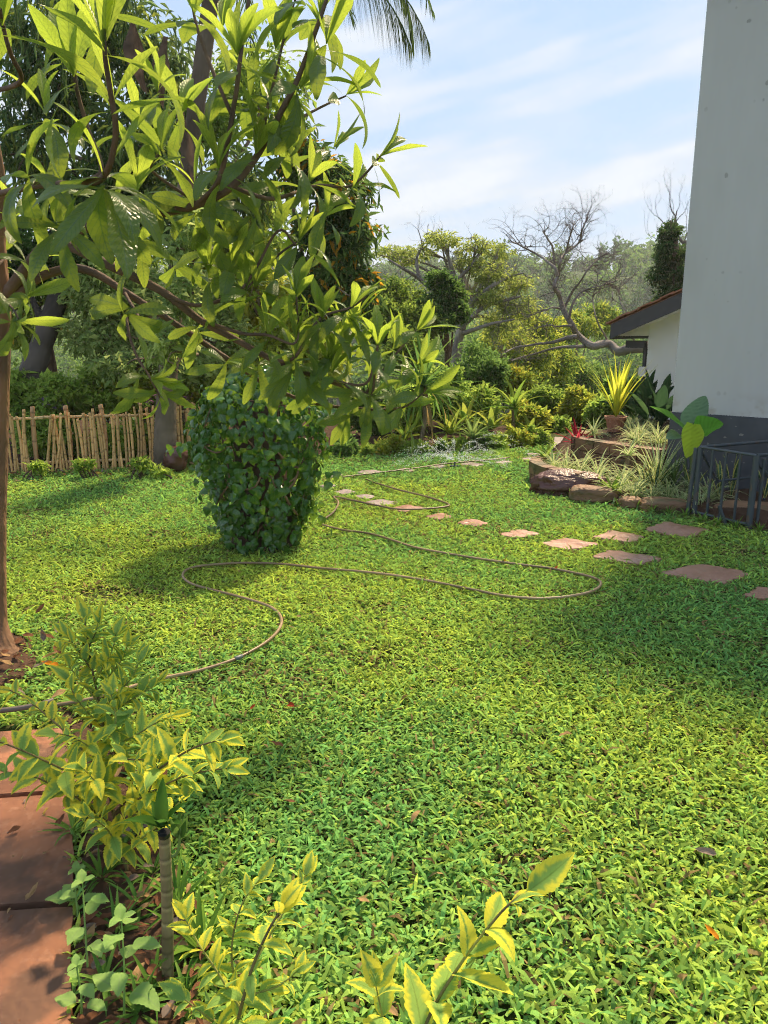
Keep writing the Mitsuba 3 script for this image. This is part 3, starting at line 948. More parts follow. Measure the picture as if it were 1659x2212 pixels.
# ---------------------------------------------------------------- sprinkler and its spray
sp = on(982, 1010)
spr = thing('lawn_sprinkler', 'small lawn sprinkler throwing a fan of water over the far lawn', 'sprinkler')
part(spr, 'riser', mikit.ply(tube([sp, sp + [0, 0, 0.07]], 0.012, 8), 'm_metal', smooth=50))
part(spr, 'base', mikit.ply(tube([sp + [-.06, 0, 0.02], sp + [.06, 0, 0.02]], 0.01, 8), 'm_metal', smooth=50))
r = np.random.default_rng(77)
drops = []
for jet in range(26):
    az = r.uniform(-0.15, math.pi + 0.15) if jet < 17 else r.uniform(0, 6.28)
    el, sp0 = math.radians(r.uniform(15, 50)), r.uniform(2.0, 3.4)
    n = 170
    t = r.uniform(0.02, 0.62, n)
    hor = sp0 * math.cos(el) * t
    P = np.stack([hor * math.cos(az), hor * math.sin(az) * 0.6, 0.07 + sp0 * math.sin(el) * t - 4.9 * t * t], -1) + r.normal(0, 0.012, (n, 3)) * (0.4 + 2.5 * t[:, None])
    P = P[P[:, 2] > 0.0]
    drops.append(P + sp)
drops = np.vstack(drops)
OCT = trimesh.creation.octahedron() if hasattr(trimesh.creation, 'octahedron') else None
ov = np.array([[1, 0, 0], [-1, 0, 0], [0, 1, 0], [0, -1, 0], [0, 0, 1], [0, 0, -1.0]])
of = np.array([[0, 2, 4], [2, 1, 4], [1, 3, 4], [3, 0, 4], [2, 0, 5], [1, 2, 5], [3, 1, 5], [0, 3, 5]])
V = drops[:, None] + ov[None] * r.uniform(0.0025, 0.005, len(drops))[:, None, None]
F = of[None] + (np.arange(len(drops)) * 6)[:, None, None]
scene['water_spray'] = mikit.ply((V.reshape(-1, 3), F.reshape(-1, 3)), 'm_water')
labels['water_spray'] = {'label': 'fine fan of water drops thrown up by the sprinkler on the far lawn', 'category': 'water', 'kind': 'stuff'}

# ---------------------------------------------------------------- generic foliage


def clump_cloud(blobs, n, seed, leaf, aspect, colors, droop=0.3, sub=22, spread=0.30, gap=0.0, upright=0.0, narrow=False):
    """Leaves gathered in clumps through the volume of the blobs [(centre, radii)]. Returns v, f, colours."""
    r = np.random.default_rng(seed)
    area = np.array([np.prod(rd) ** (2 / 3) for _, rd in blobs])
    count = np.maximum((n * area / area.sum()).astype(int), 30)
    P, O, K = [], [], []
    for (c, rd), m in zip(blobs, count):
        k = sub
        d = unit(r.normal(0, 1, (k, 3)))
        rr = r.uniform(0.35, 0.92, k)
        cc = d * rr[:, None]
        w = r.lognormal(0, 0.5, k)
        idx = r.choice(k, m, p=w / w.sum())
        q = unit(r.normal(0, 1, (m, 3))) * (np.abs(r.normal(0, 1, m)) ** 0.6)[:, None]
        pts = cc[idx] + q * spread * r.uniform(0.7, 1.25, k)[idx][:, None]
        P.append(np.asarray(c) + pts * np.asarray(rd))
        O.append(unit(q * 0.6 + cc[idx]))
        K.append(r.uniform(-0.5, 0.5, k)[idx])
    P, O, K = np.vstack(P), np.vstack(O), np.concatenate(K)
    m = len(P)
    d = unit(O * 0.55 + r.normal(0, 0.55, (m, 3)) + np.array([0, 0, upright - droop]))
    up = O * 0.6 + r.normal(0, 0.5, (m, 3)) + np.array([0, 0, 0.6])
    L = leaf * r.lognormal(0, 0.25, m)
    a, b = np.asarray(colors[0]), np.asarray(colors[1])
    t = np.clip(0.5 + K * 0.7 + r.normal(0, 0.2, m), 0, 1)[:, None]
    col = (a * (1 - t) + b * t) * r.uniform(0.75, 1.25, (m, 1))
    if len(colors) > 2:
        pick = r.random(m) < colors[3]
        col[pick] = np.asarray(colors[2]) * r.uniform(0.7, 1.2, (pick.sum(), 1))
    return cards(P, d, up, L, L * aspect, np.clip(col, 0.004, 0.9))


def blob(u, v, y, ru, rv=None, deep=1.0):
    c = at(u, v, y)
    k = (y * math.cos(PITCH) + (EYE - c[2]) * math.sin(PITCH)) / FPX
    return c, (ru * k, ru * k * deep, (rv or ru) * k)


def twigs(p, d, length, rad, depth, r, out, up=0.1, spread=0.6, n=4, kids=(2, 3), bend=0.25, shrink=0.68):
    pts = [np.asarray(p, float)]
    d = unit(d)
    for q in range(n):
        d = unit(d + r.normal(0, bend, 3) + np.array([0, 0, up]))
        pts.append(pts[-1] + d * length / n)
    rads = np.linspace(rad, rad * 0.62, n + 1)
    out.append((np.array(pts), rads, depth))
    if depth <= 0:
        return
    for q in range(r.integers(kids[0], kids[1] + 1)):
        i0 = n if q == 0 else r.integers(max(1, n // 2), n + 1)
        twigs(pts[i0], d + unit(r.normal(0, 1, 3)) * spread, length * shrink * r.uniform(0.8, 1.15), rads[i0] * 0.72, depth - 1, r, out, up, spread, n, kids, bend, shrink)


def tubes(out, sides=5):
    return merge([tube(p, rr, max(3, sides if rr[0] > 0.012 else 3), cap=False) for p, rr, _ in out])


def tree(name, label, category, blobs, n, leaf, colors, seed, trunk=None, trunk_r=(0.12, 0.05), aspect=0.45, group=None, droop=0.3, sub=22, spread=0.30,
         bark_c=(0.14, 0.10, 0.07), bsdf='m_leaf', limbs=True, upright=0.0, crown='crown'):
    k = thing(name, label, category, group)
    r = np.random.default_rng(seed + 1)
    parts = []
    if trunk is not None:
        p = spline(trunk, 6)
        parts.append(tube(p, np.linspace(trunk_r[0], trunk_r[1], len(p)) * (1 + 0.12 * r.normal(0, 0.5, len(p))), 9))
        if limbs:
            for c, rd in blobs:
                s0 = p[int(len(p) * r.uniform(0.45, 0.98))]
                q = np.asarray(c) + r.normal(0, 0.2, 3) * np.asarray(rd)
                bend = (s0 + q) / 2 + r.normal(0, 0.12, 3) * np.linalg.norm(q - s0) * 0.6
                parts.append(tube(spline([s0, bend, q], 5), np.linspace(trunk_r[1] * 0.8, 0.012, 11), 6))
                for h in range(4):
                    e_ = np.asarray(c) + unit(r.normal(0, 1, 3)) * np.asarray(rd) * 0.8
                    parts.append(tube(spline([bend * 0.4 + q * 0.6, (q + e_) / 2 + r.normal(0, 0.05, 3), e_], 3), np.linspace(trunk_r[1] * 0.35, 0.006, 7), 4))
        part(k, 'trunk', bark(merge(parts), bark_c, tuple(np.array(bark_c) * 2.1), 5, seed=seed))
    v, f, c = clump_cloud(blobs, n, seed, leaf, aspect, colors, droop, sub, spread, upright=upright)
    part(k, crown, mikit.ply((v, f), bsdf, color=c))
    return k


def shrub(name, label, u, v, y, ru, rv, n, leaf, colors, seed, category='shrub', group=None, **kw):
    """A rounded bush: its foliage round (u, v) at distance y, stems to the ground."""
    b = [blob(u, v, y, ru, rv)]
    r = np.random.default_rng(seed)
    (c, rd) = b[0]
    for q in range(3):
        o = unit(r.normal(0, 1, 3)) * np.asarray(rd) * 0.6
        b.append((c + o, tuple(np.asarray(rd) * r.uniform(0.45, 0.6))))
    k = thing(name, label, category, group)
    gz = float(terrain_height(np.array([c[0]]), np.array([c[1]]))[0])
    st = []
    for q in range(5):
        foot = np.array([c[0] + r.normal(0, 0.1) * rd[0], c[1] + r.normal(0, 0.1) * rd[1], gz - 0.05])
        top = c + unit(r.normal(0, 1, 3)) * np.asarray(rd) * 0.6
        st.append(tube(spline([foot, (foot + top) / 2 + r.normal(0, 0.05, 3), top], 4), np.linspace(0.02, 0.006, 9), 5))
    part(k, 'stems', bark(merge(st), (0.10, 0.07, 0.045), None, 8, seed=seed))
    vv, f, cc = clump_cloud(b, n, seed, leaf, kw.get('aspect', 0.5), colors, kw.get('droop', 0.15), kw.get('sub', 20), kw.get('spread', 0.32), upright=kw.get('upright', 0.0))
    part(k, 'foliage', mikit.ply((vv, f), kw.get('bsdf', 'm_leaf'), color=cc))
    return k


def sword_plant(name, label, foot, n, L, W, seed, bsdf='m_leaf', colors=((0.10, 0.2, 0.03), (0.3, 0.4, 0.05)), tilt=(10, 60), bend=(0.2, 0.9), category='plant', group=None, trunk=None, prof=None, fold=0.35, cap=300, parent=None,
                seg=7, dead=0):
    """A rosette of sword leaves at foot (its crown if there is a trunk); each leaf is a part."""
    k = parent or thing(name, label, category, group)
    r = np.random.default_rng(seed)
    prof = prof or (lambda t: np.clip((t / 0.12), 0.35, 1) ** 0.5 * np.clip((1 - t) / 0.55, 0.02, 1) ** 0.8)
    if trunk is not None:
        p = spline(trunk, 6)
        part(k, 'stem', bark(tube(p, np.linspace(0.035, 0.025, len(p)), 8), (0.22, 0.17, 0.11), (0.12, 0.09, 0.06), 16, seed=seed))
    for q in range(n):
        ph = q * 2.39996 + r.normal(0, 0.25)
        ti = math.radians(tilt[0] + (tilt[1] - tilt[0]) * ((q + 0.5) / n) ** 0.8 + r.normal(0, 4))
        d = np.array([math.cos(ph) * math.sin(ti), math.sin(ph) * math.sin(ti), math.cos(ti)])
        up_ = np.array([-math.cos(ph) * math.cos(ti), -math.sin(ph) * math.cos(ti), math.sin(ti)])
        sc = L * r.uniform(0.75, 1.12)
        v, f, uv = leaf_shape(sc, W * r.uniform(0.85, 1.15), seg, prof, bend=r.uniform(*bend) * (0.4 + ti), fold=fold, seed=seed * 100 + q, power=1.4)
        R = frame(d, up_)
        v = v @ R.T + np.asarray(foot) + d * 0.01
        t = r.random()
        c = np.asarray(colors[0]) * (1 - t) + np.asarray(colors[1]) * t
        if q >= n - dead:
            c = np.array([0.30, 0.22, 0.09])
        c = np.tile(c, (len(v), 1)) * (0.85 + 0.3 * meshkit.fbm(v * 12, 2, q)[:, None])
        part(k, 'leaf', mikit.ply((v, f), bsdf, smooth=True, uv=uv, color=np.clip(c, 0.01, 0.9)))
    return k


G_DARK, G_MID, G_LIGHT, G_YEL = (0.065, 0.135, 0.04), (0.17, 0.29, 0.06), (0.32, 0.43, 0.07), (0.50, 0.52, 0.07)

# ---------------------------------------------------------------- loquat tree in the left foreground
LQ = thing('loquat_tree', 'loquat tree at the left edge with long ribbed leaves over the lawn', 'tree')
trunk_px = [(-4, 1440, 3.62), (-8, 1380, 3.64), (-10, 1250, 3.66), (-6, 1000, 3.68), (-3, 800, 3.68), (-2, 650, 3.68), (-8, 500, 3.66), (-8, 380, 3.6), (-40, 200, 3.5), (-60, -50, 3.4)]
tp = spline([at(*q) for q in trunk_px], 8)
tp[0, 2] = min(tp[0, 2], -0.05)
s_ = np.linspace(0, 1, len(tp))
trad = np.interp(s_, [0, 0.04, 0.09, 0.15, 0.3, 0.55, 0.62, 1], [0.20, 0.14, 0.09, 0.052, 0.048, 0.05, 0.042, 0.03])
tv, tf = tube(tp, trad, 16)
tv += (0.010 * (meshkit.fbm(tv * [14, 14, 4], 4, 2) - 0.5) + 0.03 * np.clip(0.4 - tv[:, 2], 0, 1) * (meshkit.fbm(tv * 9, 4, 5) - 0.5))[:, None] * unit(tv - np.array([tp[0][0], tp[0][1], 0]) * [1, 1, 0] - tv * [0, 0, 1])
part(LQ, 'trunk', bark((tv, tf), (0.23, 0.13, 0.075), (0.13, 0.08, 0.055), 9, seed=4))
BR = [  # limbs: (u, v, distance) points, radius from, to
    ([(10, 640, 3.68), (60, 575, 3.6), (110, 520, 3.5), (145, 530, 3.45), (250, 580, 3.35), (350, 630, 3.3), (430, 690, 3.3), (520, 740, 3.3), (600, 780, 3.3), (700, 820, 3.35), (790, 850, 3.4)], 0.034, 0.010),
    ([(14, 660, 3.68), (75, 605, 3.66), (150, 580, 3.62), (205, 590, 3.6), (270, 630, 3.58), (350, 680, 3.58), (440, 742, 3.6), (520, 795, 3.6), (600, 845, 3.65), (700, 875, 3.7), (800, 885, 3.75)], 0.028, 0.008),
    ([(110, 520, 3.5), (190, 490, 3.3), (270, 480, 3.15), (350, 460, 3.05), (430, 440, 3.0), (500, 405, 2.95), (560, 330, 2.95), (620, 220, 2.95), (655, 140, 2.95), (700, 20, 2.95), (720, -60, 2.95)], 0.026, 0.007),
    ([(430, 440, 3.0), (475, 385, 2.9), (500, 250, 2.85), (520, 120, 2.85), (535, 0, 2.85), (540, -60, 2.85)], 0.014, 0.005),
    ([(-8, 420, 3.5), (90, 400, 2.9), (170, 395, 2.55), (222, 380, 2.35), (250, 300, 2.25), (243, 220, 2.2), (227, 130, 2.15), (225, 60, 2.12)], 0.016, 0.006),
    ([(170, 395, 2.55), (220, 370, 2.5), (190, 280, 2.5), (165, 190, 2.5), (158, 120, 2.48)], 0.011, 0.005),
    ([(-40, 200, 3.5), (40, 180, 2.6), (25, 120, 2.4), (8, 60, 2.35), (0, 20, 2.3)], 0.011, 0.005),
    ([(350, 630, 3.3), (420, 660, 3.25), (500, 640, 3.2), (540, 600, 3.2), (600, 500, 3.2), (640, 530, 3.2)], 0.011, 0.005),
    ([(520, 640, 3.2), (590, 560, 3.25), (645, 520, 3.3)], 0.008, 0.004),
    ([(270, 630, 3.58), (300, 690, 3.3), (275, 690, 3.1), (290, 760, 3.05), (325, 815, 3.0), (345, 860, 3.0)], 0.009, 0.004),
    ([(430, 690, 3.3), (520, 720, 3.2), (580, 725, 3.15), (640, 740, 3.1), (640, 640, 3.1)], 0.010, 0.004),
    ([(600, 780, 3.3), (640, 770, 3.2), (690, 690, 3.25), (757, 665, 3.3), (790, 640, 3.3)], 0.010, 0.004),
    ([(700, 820, 3.35), (790, 830, 3.3), (812, 760, 3.3)], 0.009, 0.005),
    ([(790, 850, 3.4), (805, 850, 3.35), (815, 760, 3.3), (816, 740, 3.3)], 0.008, 0.005),
    ([(790, 850, 3.4), (850, 770, 3.5), (900, 712, 3.55)], 0.008, 0.004),
    ([(800, 885, 3.75), (870, 880, 3.55), (915, 850, 3.5)], 0.008, 0.004),
    ([(500, 405, 2.95), (590, 430, 3.2), (680, 400, 3.5), (760, 400, 3.6), (820, 340, 3.6), (845, 310, 3.6)], 0.011, 0.004),
    ([(590, 300, 2.95), (660, 250, 3.3), (715, 220, 3.4), (748, 205, 3.4)], 0.008, 0.004),
    ([(430, 440, 3.0), (330, 370, 2.95), (345, 330, 2.9)], 0.008, 0.004),
    ([(560, 330, 2.95), (590, 180, 3.2), (620, 60, 3.3), (650, -40, 3.3)], 0.009, 0.004),
    ([(8, 560, 3.66), (-40, 620, 3.4), (20, 660, 3.2), (40, 690, 3.15)], 0.009, 0.004),
    ([(500, 250, 2.85), (450, 130, 2.9), (420, 36, 2.95), (415, -30, 2.95)], 0.009, 0.004),
]
for pts, r0, r1_ in BR:
    p = spline([at(*q) for q in pts], 6)
    p = p + 0.012 * (np.stack([meshkit.fbm(p * 6 + 9 * q, 3, 40 + q) for q in range(3)], -1) - 0.5)
    part(LQ, 'branch', bark(tube(p, np.linspace(r0 * 0.82, r1_ * 0.85, len(p)), 8), (0.15, 0.10, 0.07), (0.09, 0.065, 0.05), 20, seed=6))


def loquat_prof(t):
    w = np.clip(t / 0.62, 0, 1) ** 0.75 * np.clip((1 - t) / 0.36, 0, 1) ** 0.62
    return np.maximum(w, 0.03 + 0.04 * (t < 0.1)) * (1 + 0.012 * np.sign(np.sin(t * 75)) * (t > 0.35))


LEAFS = {}
for kind, bends in (('young', (0.1, 0.3, 0.45, 0.6, 0.8, 1.0)), ('old', (0.4, 0.7, 0.95, 1.2, 1.5, 1.9))):
    for n_, bd in enumerate(bends):
        v, f, uv = leaf_shape(1.0, 0.265, 40, loquat_prof, bend=bd, fold=0.30 if kind == 'young' else 0.18, nx=4, wave=0.10 if kind == 'old' else 0.05, power=1.3, ripple=13, slant=2.0, seed=n_ + 5, curl=0.12 if kind == 'old' else 0.0)
        LEAFS[kind, n_] = (v, f, uv, mikit.ply((v, f), 'm_loquat_' + kind, smooth=True, uv=uv))
# rosettes: (u, v, distance, leaf length m, leaves, axis (x, y, z), share of young upright leaves)
ROS = [
    (225, 100, 2.13, .30, 7, (.05, -.1, 1), .75), (160, 165, 2.48, .28, 7, (-.15, -.1, 1), .6), (5, 55, 2.33, .29, 8, (.1, -.1, 1), .5), (222, 380, 2.33, .29, 13, (.1, -.3, .6), .15), (246, 215, 2.2, .24, 3, (.2, 0, .8), .4),
    (472, 366, 2.85, .27, 9, (.05, -.1, 1), .6), (552, 333, 2.9, .28, 7, (.2, -.1, 1), .5), (513, 120, 2.84, .26, 10, (.05, -.1, 1), .5), (420, 30, 2.93, .26, 8, (-.1, 0, 1), .5), (595, 107, 3.15, .25, 9, (.1, 0, 1), .5),
    (648, 190, 2.95, .28, 9, (.6, -.1, .8), .35), (705, 95, 2.94, .28, 9, (.3, -.1, 1), .5), (748, 205, 3.4, .24, 7, (.7, 0, .6), .5), (822, 338, 3.58, .24, 9, (.7, 0, .7), .6), (762, 405, 3.58, .26, 9, (.5, 0, .5), .3),
    (645, 522, 3.25, .25, 9, (.4, -.1, .9), .6), (451, 592, 3.2, .25, 9, (0, -.1, 1), .6), (500, 580, 3.2, .24, 7, (.2, 0, 1), .6), (348, 325, 2.88, .24, 8, (0, 0, 1), .6), (297, 400, 2.9, .25, 8, (.2, -.1, 1), .5),
    (666, 395, 3.4, .26, 9, (.4, 0, .8), .5), (637, 648, 3.12, .23, 9, (.2, 0, 1), .6), (696, 690, 3.25, .24, 9, (.1, -.1, 1), .6), (757, 668, 3.3, .25, 9, (.5, -.1, .8), .5), (779, 755, 3.35, .23, 9, (.1, 0, 1), .6),
    (816, 752, 3.3, .24, 8, (0, -.1, 1), .75), (852, 752, 3.5, .23, 8, (.3, 0, 1), .6), (899, 714, 3.55, .24, 8, (.7, 0, .7), .6), (803, 852, 3.32, .25, 12, (.2, -.4, .5), .1), (870, 880, 3.55, .25, 10, (.8, -.1, .4), .3),
    (637, 776, 3.2, .24, 9, (.2, -.1, 1), .3), (717, 806, 3.3, .24, 9, (.2, 0, 1), .5), (631, 798, 3.25, .24, 10, (.1, -.5, .3), .0), (579, 727, 3.15, .23, 8, (.2, 0, 1), .4), (533, 629, 3.2, .24, 9, (.2, 0, 1), .3),
    (550, 622, 3.2, .22, 6, (.3, 0, 1), .6), (640, 738, 3.1, .22, 7, (0, 0, 1), .7), (708, 782, 3.3, .23, 8, (.1, 0, 1), .7), (733, 728, 3.35, .23, 8, (.2, 0, 1), .6), (265, 682, 3.12, .24, 9, (-.2, -.3, -.3), .0),
    (323, 817, 3.0, .22, 10, (.5, -.2, -.1), .6), (345, 862, 3.0, .18, 6, (.2, -.1, -.8), .2), (36, 695, 3.15, .24, 9, (.5, -.2, .0), .4), (60, 640, 3.3, .24, 8, (.5, 0, .3), .4), (30, 470, 3.5, .24, 8, (.3, 0, .6), .4),
    (915, 850, 3.5, .25, 7, (.8, -.1, .4), .5), (480, 445, 3.1, .27, 8, (.2, -.3, -.2), .0), (560, 470, 3.2, .27, 7, (.4, -.3, -.1), .0), (420, 470, 3.0, .25, 6, (0, -.3, -.3), .0), (690, 30, 3.3, .26, 8, (.3, 0, 1), .5),
    (120, 480, 2.9, .26, 8, (0, -.2, .1), .1), (340, 200, 3.3, .25, 8, (0, 0, 1), .5), (390, 250, 3.4, .25, 8, (.1, 0, 1), .5), (580, 230, 3.0, .26, 8, (.3, -.1, .6), .1), (100, 250, 2.9, .27, 9, (-.1, -.1, .9), .3),
    (60, 380, 2.8, .28, 8, (-.2, -.2, .5), .1), (700, 470, 3.6, .25, 8, (.4, 0, .6), .4), (600, 590, 3.4, .24, 8, (.2, 0, .9), .5), (430, 720, 3.5, .22, 6, (.1, -.2, -.2), .1), (490, 780, 3.5, .22, 6, (.1, -.2, .1), .1),
    (760, 900, 3.65, .24, 8, (.2, -.3, -.2), .0), (680, 870, 3.6, .22, 6, (.1, -.3, -.3), .2), (220, 20, 2.9, .28, 8, (0, 0, 1), .5), (620, 330, 3.2, .26, 8, (.3, 0, .7), .3), (540, 210, 3.1, .25, 8, (0, 0, 1), .4),
    (660, -10, 3.1, .28, 8, (0, 0, 1), .5), (770, 690, 3.5, .24, 7, (.3, 0, .8), .5), (860, 830, 3.6, .24, 7, (.5, 0, .6), .5), (450, 520, 3.3, .24, 7, (0, -.2, .2), .1), (380, 580, 3.4, .22, 6, (0, -.3, -.4), .1),
]
FILL = [(300, 520, 3.2, (.1, -.3, .0), .0), (340, 460, 3.2, (0, -.2, .4), .3), (250, 440, 3.0, (0, -.3, .3), .1), (180, 330, 2.9, (-.1, -.2, .8), .3), (300, 280, 3.1, (.1, -.1, .8), .5), (400, 330, 3.2, (.1, -.1, .9), .5), (130, 120, 3.2, (-.1, 0, 1), .4),
        (350, 60, 3.3, (0, 0, 1), .5), (480, 60, 3.2, (.1, 0, 1), .5), (560, 30, 3.3, (.1, 0, 1), .5), (600, 260, 3.3, (.3, 0, .7), .3), (680, 280, 3.5, (.5, 0, .6), .4), (720, 320, 3.7, (.5, 0, .6), .5), (620, 440, 3.5, (.3, -.1, .7), .4), (520, 520, 3.4, (.1, -.3, .2), .1),
        (560, 560, 3.4, (.1, -.1, .7), .4), (600, 690, 3.4, (.2, -.1, .8), .4), (670, 740, 3.5, (.2, -.1, .8), .4), (750, 800, 3.6, (.3, -.2, .5), .3), (830, 800, 3.6, (.4, -.1, .7), .5), (560, 780, 3.5, (.1, -.3, .2), .2), (740, 850, 3.7, (.2, -.2, .2), .1), (900, 790, 3.7, (.6, 0, .6), .5),
        (20, 330, 3.2, (.1, -.1, .6), .3), (110, 400, 3.1, (0, -.2, .3), .2), (20, 250, 3.1, (.1, 0, .9), .4), (70, 560, 3.5, (.4, 0, .3), .3), (40, 770, 3.3, (.4, -.1, -.3), .3), (420, 400, 3.2, (0, -.2, .5), .3), (690, 580, 3.6, (.4, 0, .7), .5)]
r = np.random.default_rng(101)
leaves = []
ROS += [(u, v, y, .24, 7, ax, max(yg, .25)) for u, v, y, ax, yg in FILL[::2]]
for u, v, y, L, n, ax, young in ROS:
    n, L = max(5, int(round(n * 0.97))), L * (1.04 if y < 2.8 else 0.92)
    c = at(u, v, y)
    ax = unit(ax)
    R0 = frame(ax, [0.1, -1, 0.05] if abs(ax[1]) < 0.9 else [0, 0, 1])
    ny = int(round(n * young))
    for q in range(n):
        isy = q < ny
        ph = q * 2.39996 + r.uniform(-0.3, 0.3)
        ti = math.radians(r.uniform(8, 38)) if isy else math.radians(r.uniform(55, 112))
        d = R0 @ np.array([math.sin(ti) * math.cos(ph), math.cos(ti), math.sin(ti) * math.sin(ph)])
        d = unit(d + np.array([0, 0, 0.05 if isy else -0.22]))
        upv = unit(ax - d * (ax @ d) + r.normal(0, 0.15, 3)) if ti > 0.1 else R0[:, 2]
        if not isy and upv[2] < 0:
            upv = upv + np.array([0, 0, 0.9])
        sc = L * (r.uniform(0.62, 0.95) if isy else r.uniform(0.78, 1.08))
        start = c - ax * (0.0 if isy else r.uniform(0.0, 0.05))
        leaves.append((sc / y, 'young' if isy else 'old', int(r.integers(0, 6)), frame(d, upv), start, sc))
leaves.sort(key=lambda q: -q[0])
for _, kind, n_, R, pos, sc in leaves[:300]:
    part(LQ, 'leaf', {**LEAFS[kind, n_][3], 'to_world': mat4(R, pos, sc)})
for kind in ('young', 'old'):
    VV, n0 = [], 0
    for n_ in range(6):
        sel = [q for q in leaves[300:] if q[1] == kind and q[2] == n_]
        if sel:
            v, f, uv = batch(LEAFS[kind, n_][:3], np.array([q[3] for q in sel]), np.array([q[4] for q in sel]), np.array([q[5] for q in sel]))
            VV.append((v, f + n0, uv))
            n0 += len(v)
    part(LQ, 'foliage' if kind == 'young' else 'old_foliage', mikit.ply((np.vstack([q[0] for q in VV]), np.vstack([q[1] for q in VV])), 'm_loquat_' + kind, smooth=True, uv=np.vstack([q[2] for q in VV])), stuff=True)

# ---------------------------------------------------------------- ivy covered stump
IV = thing('ivy_bush', 'dark green ivy grown thick over a tree stump in the middle of the lawn', 'ivy')
ic = np.array([-0.92, 5.68, 0])


def ivy_r(z, ph):
    base = np.interp(z, [0, 0.1, 0.35, 0.7, 0.95, 1.15, 1.28, 1.36], [0.29, 0.31, 0.365, 0.46, 0.50, 0.46, 0.30, 0.05])
    q = np.stack([np.cos(ph) * 1.6, np.sin(ph) * 1.6, z * 2.6], -1)
    return base * (1 + 0.55 * (meshkit.fbm(q, 3, 17) - 0.5))


zz = np.linspace(-0.05, 1.1, 14)
sp_ = np.stack([ic[0] + 0.02 * np.sin(zz * 5), ic[1] + 0.02 * np.cos(zz * 4), zz], -1)
part(IV, 'stump', bark(tube(sp_, np.interp(zz, [0, 0.2, 1.1], [0.26, 0.20, 0.17]), 14), (0.09, 0.06, 0.04), None, 9, seed=3))
r = np.random.default_rng(55)
st = []
for q in range(13):
    ph, z0 = r.uniform(0, 6.28), r.uniform(0.05, 0.5)
    pts = []
    for t in np.linspace(0, 1, 7):
        z = z0 + t * r.uniform(0.4, 0.7)
        a = ph + 0.35 * math.sin(t * 5 + q)
        rr = float(ivy_r(np.array(z), np.array(a))) * r.uniform(0.82, 0.98)
        pts.append(ic + [rr * math.cos(a), rr * math.sin(a), z])
    st.append(tube(spline(pts, 4), np.linspace(0.009, 0.005, 25), 5))
part(IV, 'vines', bark(merge(st), (0.20, 0.13, 0.08), (0.12, 0.08, 0.05), 14, seed=5), stuff=True)


def heart(t):
    return np.where(t < 0.2, 0.62 + 1.9 * t, (1 - np.clip((t - 0.2) / 0.8, 0, 1) ** 1.25) ** 0.85 * (1 - 0.12 * np.sin(np.clip((t - 0.2) / 0.8, 0, 1) * np.pi)))


IVL = []
for n_ in range(5):
    v, f, uv = leaf_shape(1.0, 0.92, 7, heart, bend=0.5 + 0.2 * n_, fold=-0.15 + 0.12 * n_, nx=4, wave=0.12, seed=n_ + 60, curl=0.1)
    IVL.append((v, f, uv, mikit.ply((v, f), 'm_ivy', smooth=True, uv=uv)))
ivl = []
for q in range(2700):
    ph = r.uniform(0, 2 * np.pi)
    z = r.beta(1.2, 1.0) * 1.33 + 0.02
    layer = 1.0 - abs(r.normal(0, 0.12)) + (r.uniform(0, 0.16) if r.random() < 0.08 else 0)
    rr = float(ivy_r(np.array(z), np.array(ph))) * layer
    pos = ic + [rr * math.cos(ph), rr * math.sin(ph), z]
    out = np.array([math.cos(ph), math.sin(ph), 0.25 + max(0, z - 0.9) * 3])
    nrm = unit(out + r.normal(0, 0.38, 3))
    d = unit(np.array([0, 0, -1.0]) + out * 0.35 + r.normal(0, 0.38, 3))
    sc = r.uniform(0.04, 0.09)
    vis = rr * math.sin(ph) * 3 - layer * 2 + r.normal(0, 0.05) - sc * 6
    ivl.append((vis, int(r.integers(0, 5)), frame(d, nrm), pos, sc))
for q in range(90):  # trailing shoots at the left and bottom
    a = r.uniform(2.4, 6.6)
    z = r.choice([0.12, 0.3, 0.55, 0.75]) + r.normal(0, 0.06)
    rr = float(ivy_r(np.array(z), np.array(a))) * r.uniform(1.0, 1.35)
    ivl.append((-1.5 + r.normal(0, 1), int(r.integers(0, 5)), frame(unit(np.array([-.4, -.3, -1]) + r.normal(0, .4, 3)), unit(np.array([-.3, -.8, .4]) + r.normal(0, .3, 3))), ic + [rr * math.cos(a), rr * math.sin(a), max(z, 0.03)], r.uniform(.05, .09)))
ivl.sort(key=lambda q: q[0])
for _, n_, R, pos, sc in ivl[:300]:
    part(IV, 'leaf', {**IVL[n_][3], 'to_world': mat4(R, pos, sc)})
VV, n0 = [], 0
for n_ in range(5):
    sel = [q for q in ivl[300:] if q[1] == n_]
    v, f, uv = batch(IVL[n_][:3], np.array([q[2] for q in sel]), np.array([q[3] for q in sel]), np.array([q[4] for q in sel]))
    VV.append((v, f + n0, uv))
    n0 += len(v)
part(IV, 'foliage', mikit.ply((np.vstack([q[0] for q in VV]), np.vstack([q[1] for q in VV])), 'm_ivy', smooth=True, uv=np.vstack([q[2] for q in VV])), stuff=True)

# ---------------------------------------------------------------- golden variegated shrubs in the foreground


def ovate(t):
    base = np.sin(np.pi * np.clip(t, 0, 1) ** 0.72) ** 0.9
    return np.maximum(base, 0.02) * (1 + 0.06 * np.sign(np.sin(t * 60)) * (t > 0.25) * (t < 0.93))


GL = []
for n_ in range(5):
    v, f, uv = leaf_shape(1.0, 0.44, 22, ovate, bend=0.25 + 0.28 * n_, fold=0.32 - 0.05 * n_, nx=4, wave=0.10, seed=n_ + 80, power=1.2)
    GL.append((v, f, uv, mikit.ply((v, f), 'm_gold', smooth=True, uv=uv)))


